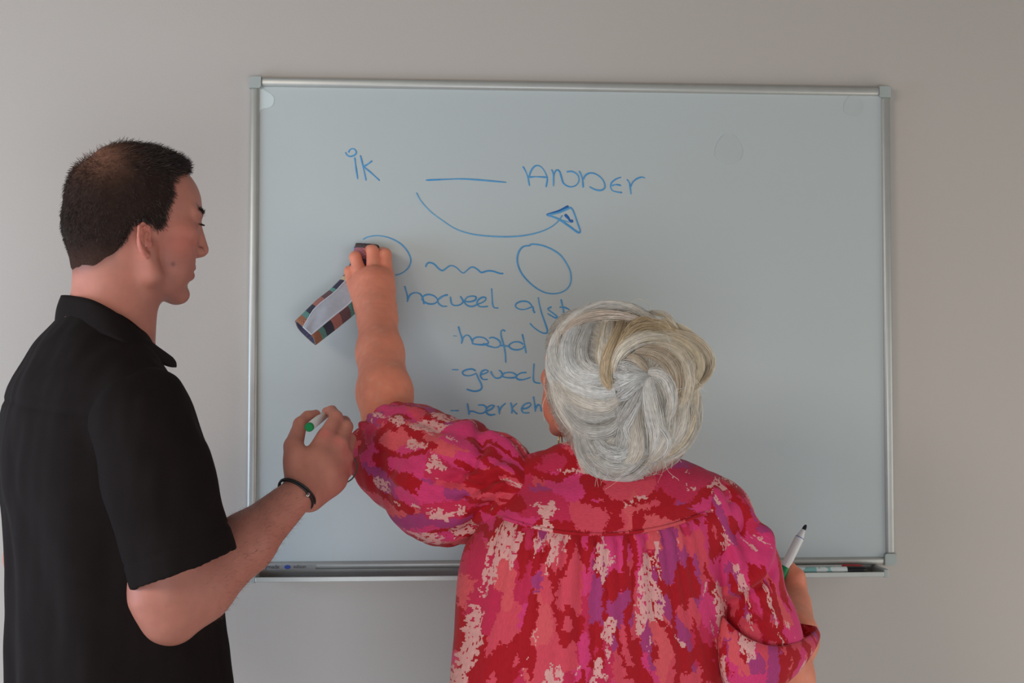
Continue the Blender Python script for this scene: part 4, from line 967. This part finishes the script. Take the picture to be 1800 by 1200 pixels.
def drape(px, py, lift):
    d = ray(px, py); o = CAM + d * 1.6; t = 0; pts = o; best = (9, o)
    for _ in range(40):
        dd = float(hw.ev(pts[None])[0]); best = min(best, (dd, pts), key=lambda q: q[0])
        if dd < .0004: break
        t += dd * .8; pts = o + d * t
        if t > .8: break
    pts = best[1]
    for _ in range(4): pts = pts - hgrad(pts[None])[0] * float(hw.ev(pts[None])[0]) * .9 if best[0] > .0004 else pts
    n = hgrad(pts[None])[0]; return pts + n * lift, n
LOCKS = [  # zoomed coordinates (x/3+900, y/3+500), width, colour, accent, lift mm, count
 ([(285, 215), (400, 135), (520, 118), (640, 135), (770, 200)], 66, WHT, BEI, 9, 170), ([(268, 262), (350, 195), (470, 172), (600, 178), (740, 215)], 54, BEI, srgb(222, 190, 172), 9, 130), ([(300, 175), (420, 112), (560, 106), (690, 140), (780, 210)], 46, WHT, SIL, 6, 120),
 ([(215, 480), (235, 570), (288, 680), (345, 785)], 70, SIL, BEI, 3, 130), ([(250, 340), (235, 275), (290, 205), (390, 155), (500, 140)], 62, SIL, BEI, 4, 130), ([(222, 470), (206, 400), (214, 310), (258, 235), (320, 190)], 44, SIL, WHT, 4, 110), ([(790, 215), (900, 260), (985, 360), (1002, 470), (965, 565)], 64, BLD, BEI, 4, 160), ([(700, 190), (800, 215), (900, 290), (960, 400)], 60, BLD, DBL, 4, 130),
 ([(278, 196), (214, 320), (228, 450), (330, 540), (470, 572), (545, 560)], 80, SIL, WHT, 7, 220), ([(352, 180), (290, 325), (310, 450), (400, 500), (525, 470)], 72, WHT, SIL, 9, 220),
 ([(428, 172), (368, 320), (382, 420), (450, 462), (530, 440)], 60, SIL, GRY, 7, 170), ([(228, 440), (268, 540), (380, 620), (500, 642), (565, 600)], 62, SIL, BEI, 7, 170),
 ([(262, 560), (335, 660), (430, 692), (545, 680)], 55, GRY, SIL, 4, 130), ([(250, 600), (320, 700), (400, 780), (520, 772), (585, 700)], 48, SIL, GRY, 8, 140),
 ([(510, 155), (500, 290), (488, 400), (535, 460)], 72, BLD, WHT, 6, 170), ([(590, 160), (566, 270), (520, 380), (498, 480), (520, 565)], 55, BLD, DBL, 10, 160),
 ([(640, 180), (640, 240), (590, 330), (540, 400)], 60, BLD, DBL, 5, 130), ([(810, 235), (700, 225), (620, 285), (560, 370), (502, 460)], 50, DBL, BLD, 9, 140),
 ([(750, 200), (690, 195), (620, 230)], 50, DBL, BLD, 6, 90), ([(840, 300), (740, 282), (640, 312), (562, 382), (530, 470)], 55, BLD, WHT, 12, 160),
 ([(690, 275), (820, 268), (920, 320), (988, 420), (962, 520), (900, 570)], 70, BLD, BEI, 6, 200), ([(720, 320), (830, 330), (900, 400), (930, 500), (900, 620), (870, 720)], 80, BEI, BLD, 7, 220),
 ([(650, 350), (760, 360), (840, 440), (860, 540), (850, 660)], 70, BEI, DBL, 9, 170),
 ([(712, 470), (630, 490), (535, 470)], 40, WHT, SIL, 14, 90), ([(712, 475), (620, 512), (538, 540)], 46, WHT, SIL, 15, 100), ([(705, 480), (620, 560), (555, 600)], 46, WHT, GRY, 13, 100), ([(702, 462), (620, 432), (555, 425)], 44, SIL, GRY, 13, 90), ([(712, 458), (660, 405), (600, 380)], 40, BEI, DBL, 12, 80),
 ([(715, 462), (780, 470), (822, 540), (832, 640), (812, 745)], 46, WHT, BEI, 14, 120), ([(710, 488), (722, 580), (742, 680), (762, 780), (742, 900)], 62, WHT, BEI, 13, 180), ([(692, 498), (650, 600), (600, 680), (552, 765)], 44, SIL, GRY, 11, 110),
 ([(682, 508), (640, 640), (640, 760), (662, 850), (620, 940), (540, 985)], 60, BEI, SIL, 9, 180), ([(340, 745), (358, 880), (430, 980), (540, 1032), (660, 1010), (745, 920)], 62, GRY, SIL, 5, 180),
 ([(380, 795), (430, 900), (520, 962), (620, 950), (705, 860)], 62, SIL, GRY, 7, 170), ([(440, 815), (500, 880), (580, 892), (645, 830)], 52, WHT, GRY, 8, 120), ([(332, 810), (370, 960), (470, 1042), (580, 1052), (695, 1020)], 40, SIL, BEI, 4, 110),
 ([(960, 400), (965, 560), (958, 680), (915, 800), (840, 880), (775, 905)], 60, BEI, BLD, 4, 170), ([(885, 560), (900, 680), (870, 800), (800, 870)], 72, BEI, SIL, 5, 170), ([(822, 640), (832, 740), (792, 850), (728, 935)], 62, SIL, BEI, 7, 150),
 ([(560, 640), (600, 720), (600, 820), (560, 900)], 60, GRY, SIL, 5, 120), ([(238, 255), (198, 360), (203, 480), (242, 565)], 40, SIL, WHT, 4, 110), ([(300, 640), (340, 740), (380, 840)], 60, GRY, SIL, 2, 110)]
LOCKS += [([(800, 190), (930, 275), (1010, 400), (990, 500), (930, 560)], 26, BLD, BEI, 16, 40), ([(850, 250), (960, 320), (1020, 440), (985, 540)], 22, BEI, BLD, 20, 30), ([(700, 150), (790, 175), (880, 250)], 26, BLD, WHT, 12, 40),
 ([(975, 560), (1000, 650), (960, 760), (900, 850)], 24, BEI, SIL, 10, 36), ([(930, 600), (965, 720), (900, 860), (800, 930)], 26, SIL, BEI, 10, 40), ([(360, 900), (420, 1010), (540, 1065), (660, 1050)], 30, SIL, BEI, 7, 50),
 ([(720, 600), (760, 720), (820, 820), (790, 920)], 30, WHT, BEI, 12, 50), ([(690, 560), (640, 680), (600, 760), (640, 860)], 26, WHT, SIL, 14, 45)]
allc = []; allr = []; allcol = []; MS = 14
for pts, wd, c1, c2, lift, n in LOCKS:
    n = int(n * 1.85)
    px = catmull([(900 + a / 3, 500 + b / 3) for a, b in pts], 5); idx = np.linspace(0, len(px) - 1, MS); px = np.stack([np.interp(idx, np.arange(len(px)), px[:, i]) for i in (0, 1)], 1)
    ctr = []; nrm = []; last = None
    for a, b in px:
        r = drape(a, b, 0)
        if r is None: r = last if last is not None else (P(a, b, -.5), np.array([0, -1.0, 0]))
        last = r; ctr.append(r[0]); nrm.append(r[1])
    ctr = np.array(ctr); nrm = np.array(nrm)
    for _ in range(3): ctr[1:-1] = .25 * ctr[:-2] + .5 * ctr[1:-1] + .25 * ctr[2:]; nrm[1:-1] = .25 * nrm[:-2] + .5 * nrm[1:-1] + .25 * nrm[2:]
    T = np.gradient(ctr, axis=0); T /= np.linalg.norm(T, axis=1, keepdims=True); B = np.cross(T, nrm); B /= np.linalg.norm(B, axis=1, keepdims=True)
    t = np.linspace(0, 1, MS); prof = (.35 + .65 * np.sin(math.pi * np.clip(t * .88 + .08, 0, 1)) ** .8)
    half = wd / 3 / 1160 / 2 * 1.15
    s = rng.normal(size=n) * .56; s = np.where(np.abs(s) > 1.9, s * .5, s); dep = rng.uniform(0, 1, n); ph = rng.uniform(0, 6.28, n)
    off = s[:, None] * half * prof[None] + (.0010 + .0012 * rng.uniform(size=(n, 1)) ** 3) * np.sin(t[None] * rng.uniform(3, 9, (n, 1)) + ph[:, None])
    up = (lift * .001) * np.sqrt(np.clip(1 - (s[:, None] / 1.4) ** 2, 0.02, 1)) * np.sin(math.pi * np.clip(t * .92 + .06, 0, 1))[None] * (.35 + .65 * dep[:, None]) + .0008 * dep[:, None]
    up = up + .0008 * np.sin(t[None] * 7 + 2 * ph[:, None]) * (rng.uniform(size=(n, 1)) > .6)
    C = ctr[None] + B[None] * off[..., None] + nrm[None] * up[..., None]
    allc.append(C); allr.append(.00036 * rng.uniform(.6, 1.25, (n, 1)) * np.clip(np.minimum(t + .25, (1 - t) * 2 + .25), 0, 1)[None])
    mixr = rng.uniform(size=n)[:, None] ** 1.3; allcol.append((c1 * (1 - mixr) + c2 * mixr) * rng.uniform(.82, 1.08, (n, 1)))
# under layer: hair combed over the whole head towards the twist
bun = P(1140, 655, -.66); NU = 4200; p_ = V[rng.choice(len(V), NU)]; path = [p_]
dj = rng.normal(size=(NU, 3)) * .11
for _ in range(MS - 1):
    n_ = hgrad(p_); d_ = bun - p_; d_ = d_ / np.linalg.norm(d_, axis=1, keepdims=True) + dj; d_ -= n_ * (d_ * n_).sum(1, keepdims=True); d_ /= np.linalg.norm(d_, axis=1, keepdims=True) + 1e-9
    p_ = p_ + d_ * .0031; p_ = p_ - n_ * (hw.ev(p_) + .0012)[:, None]; path.append(p_)
path = np.stack(path, 1); path = path + hgrad(path[:, 7])[:, None] * (.0002 + .0010 * np.sin(np.linspace(0, 3.0, MS)))[None, :, None] * rng.uniform(.2, 1, (NU, 1, 1))
allc.append(path); allr.append(np.full((NU, 1), .00028) * np.clip(np.minimum(np.linspace(.2, 6, MS), np.linspace(6, .2, MS)), 0, 1)[None]); w_ = rng.uniform(size=(NU, 1)); allcol.append((SIL * w_ + BEI * (1 - w_)) * rng.uniform(.7, .95, (NU, 1)))
# flyaway hairs: fine curved wisps off the outline
for i in range(170):
    a = rng.uniform(-2.0, 2.2); r = drape(1095 + math.cos(a) * 112, 688 + math.sin(a) * 128, .001)
    if r is None: continue
    p0, n0 = r; tg = unit(np.cross(n0, rng.normal(size=3) * .4 + np.array([0, -1.0, 0]))) * (1 if i % 3 else -1); t = np.linspace(0, 1, MS)[:, None]; ln_ = rng.uniform(.015, .045)
    C = p0 - n0 * .003 + tg * ln_ * t + n0 * ln_ * rng.uniform(.15, .5) * np.sin(t * rng.uniform(1.5, 3.0)) + np.array([0, 0, -.25]) * ln_ * t ** 2 + .002 * np.sin(t * 8 + i) * np.array([1, 0, .5])
    allc.append(C[None]); allr.append(np.full((1, MS), .00016)); allcol.append((WHT if i % 2 else BLD)[None])
for pp in ([(1105, 540), (1122, 528), (1140, 534), (1147, 552)], [(1010, 790), (1002, 806), (990, 825)], [(1004, 775), (1008, 800), (985, 822)], [(965, 690), (955, 712), (958, 740)], [(972, 640), (955, 668), (962, 700)]):
    C = catmull([P(a, b, -.53) for a, b in pp], 6); ix = np.linspace(0, len(C) - 1, MS); C = np.stack([np.interp(ix, np.arange(len(C)), C[:, k]) for k in range(3)], 1)
    for d in range(3): allc.append((C + rng.normal(size=3) * .0012)[None]); allr.append(np.full((1, MS), .0002)); allcol.append(BEI[None])
strands(np.concatenate(allc), np.concatenate(allr), np.concatenate(allcol), 'hair_strands', M_hairw, hair_w)
# earring
ec = P(985, 775, -.475); mesh_obj('earring', *tube([ec + np.array([.003 * math.cos(a), .004 * math.cos(a), .009 * math.sin(a)]) for a in np.linspace(0, 6.283, 24, endpoint=False)], .0011, 8, True), M_gold, wom)
lower(wom, wfl[0], -.50, WYAW, .90, .19, M_darktr)
# marker in her right hand
m0 = P(1372, 1012, -.300); m1 = P(1417, 922, -.285); mv = unit(m1 - m0)
hm2 = marker('whiteboard_marker', m1 - mv * .098, m1, .0078, 'uncapped white marker with dark tip held upright in the woman\'s right hand', M_white, M_green, tip=M_navy)
pc = m1 - mv * .112; mesh_obj('cap', *lathe(pc, m1, [(0, .0070), (.002, .0086), (.030, .0090), (.032, .0086)]), M_green, hm2)

# ------------------------------------------------------------------ folded cloth under her left hand
clt = tag(empty('cleaning_cloth', P(590, 520, -.06)), 'folded plaid cloth wiper with grey felt face gripped against the board', 'cloth')
ca = [P(537, 585, -.095), P(575, 552, -.083), P(610, 522, -.068), P(636, 482, -.045), P(646, 431, -.030)]
wid = [.026, .029, .029, .027, .022]; thk = [.022, .024, .023, .016, .009]
cp = catmull(ca, 8); n = len(cp); ti = np.linspace(0, len(ca) - 1, n); cw = np.interp(ti, range(len(ca)), wid); ch = np.interp(ti, range(len(ca)), thk)
T = np.gradient(cp, axis=0); T /= np.linalg.norm(T, axis=1, keepdims=True)
nv = unit(np.array([-.20, -.93, .29])); Vc = []; pc_ = []; seg = 40; NVs = []; BVs = []
for i in range(n):
    b_ = unit(np.cross(T[i], nv)); n_ = np.cross(b_, T[i]); NVs.append(n_); BVs.append(b_)
    for k in range(seg):
        a = 2 * math.pi * k / seg; ca_, sa_ = math.cos(a), math.sin(a); e = .55
        Vc.append(cp[i] + b_ * cw[i] * np.sign(ca_) * abs(ca_) ** e + n_ * ch[i] * np.sign(sa_) * abs(sa_) ** e); pc_.append((a * .03, i / (n - 1), 0))
Fc = [[i * seg + k, i * seg + (k + 1) % seg, (i + 1) * seg + (k + 1) % seg, (i + 1) * seg + k] for i in range(n - 1) for k in range(seg)]
Fc.append([(n - 1) * seg + k for k in range(seg)])
# open lower end: inner wall
base = len(Vc); 
for j, (s_, dpt) in enumerate(((.86, 0), (.80, .05))):
    for k in range(seg):
        a = 2 * math.pi * k / seg; ca_, sa_ = math.cos(a), math.sin(a); e = .55
        Vc.append(cp[0] + T[0] * dpt + BVs[0] * cw[0] * s_ * np.sign(ca_) * abs(ca_) ** e + NVs[0] * ch[0] * s_ * np.sign(sa_) * abs(sa_) ** e); pc_.append((a * .03, .5, 0))
for k in range(seg):
    k2 = (k + 1) % seg; Fc.append([k, base + k, base + k2, k2]); Fc.append([base + k, base + seg + k, base + seg + k2, base + k2])
Fc.append([base + seg + k for k in range(seg)])
mesh_obj('plaid_cover', np.array(Vc), Fc, M_plaid, clt, True, {'pat': np.array(pc_)})
# felt panel on the face + piping
fp = []; gi = [i for i in range(n) if ti[i] <= 3.0]; edge = [[], []]
for i in gi:
    t = i / max(gi[-1], 1); el = -.95 + 1.2 * min(1, .30 + t * 3) - .0; e0 = -.02 - .40 * min(1, t * 4.5); e1 = .80
    for s_ in np.linspace(0, 1, 9):
        q = 4 * s_ * (1 - s_); p = cp[i] + BVs[i] * (e0 + (e1 - e0) * s_) * cw[i] + NVs[i] * (ch[i] + .0012 + .0016 * q + .0022 * math.sin(t * 15 + s_ * 5) * q * max(0, 1 - t * 1.6)); fp.append(p)
    edge[0].append(cp[i] + BVs[i] * e0 * cw[i] + NVs[i] * (ch[i] + .0012)); edge[1].append(cp[i] + BVs[i] * e1 * cw[i] + NVs[i] * (ch[i] + .0012))
Ff = [[i * 9 + k, (i + 1) * 9 + k, (i + 1) * 9 + k + 1, i * 9 + k + 1] for i in range(len(gi) - 1) for k in range(8)]
felt = mesh_obj('felt_panel', np.array(fp), Ff, M_felt, clt, True)
loop = edge[0][::-1] + edge[1]
mesh_obj('piping', *tube(np.array(loop), .0014, 8), M_pipe, clt)
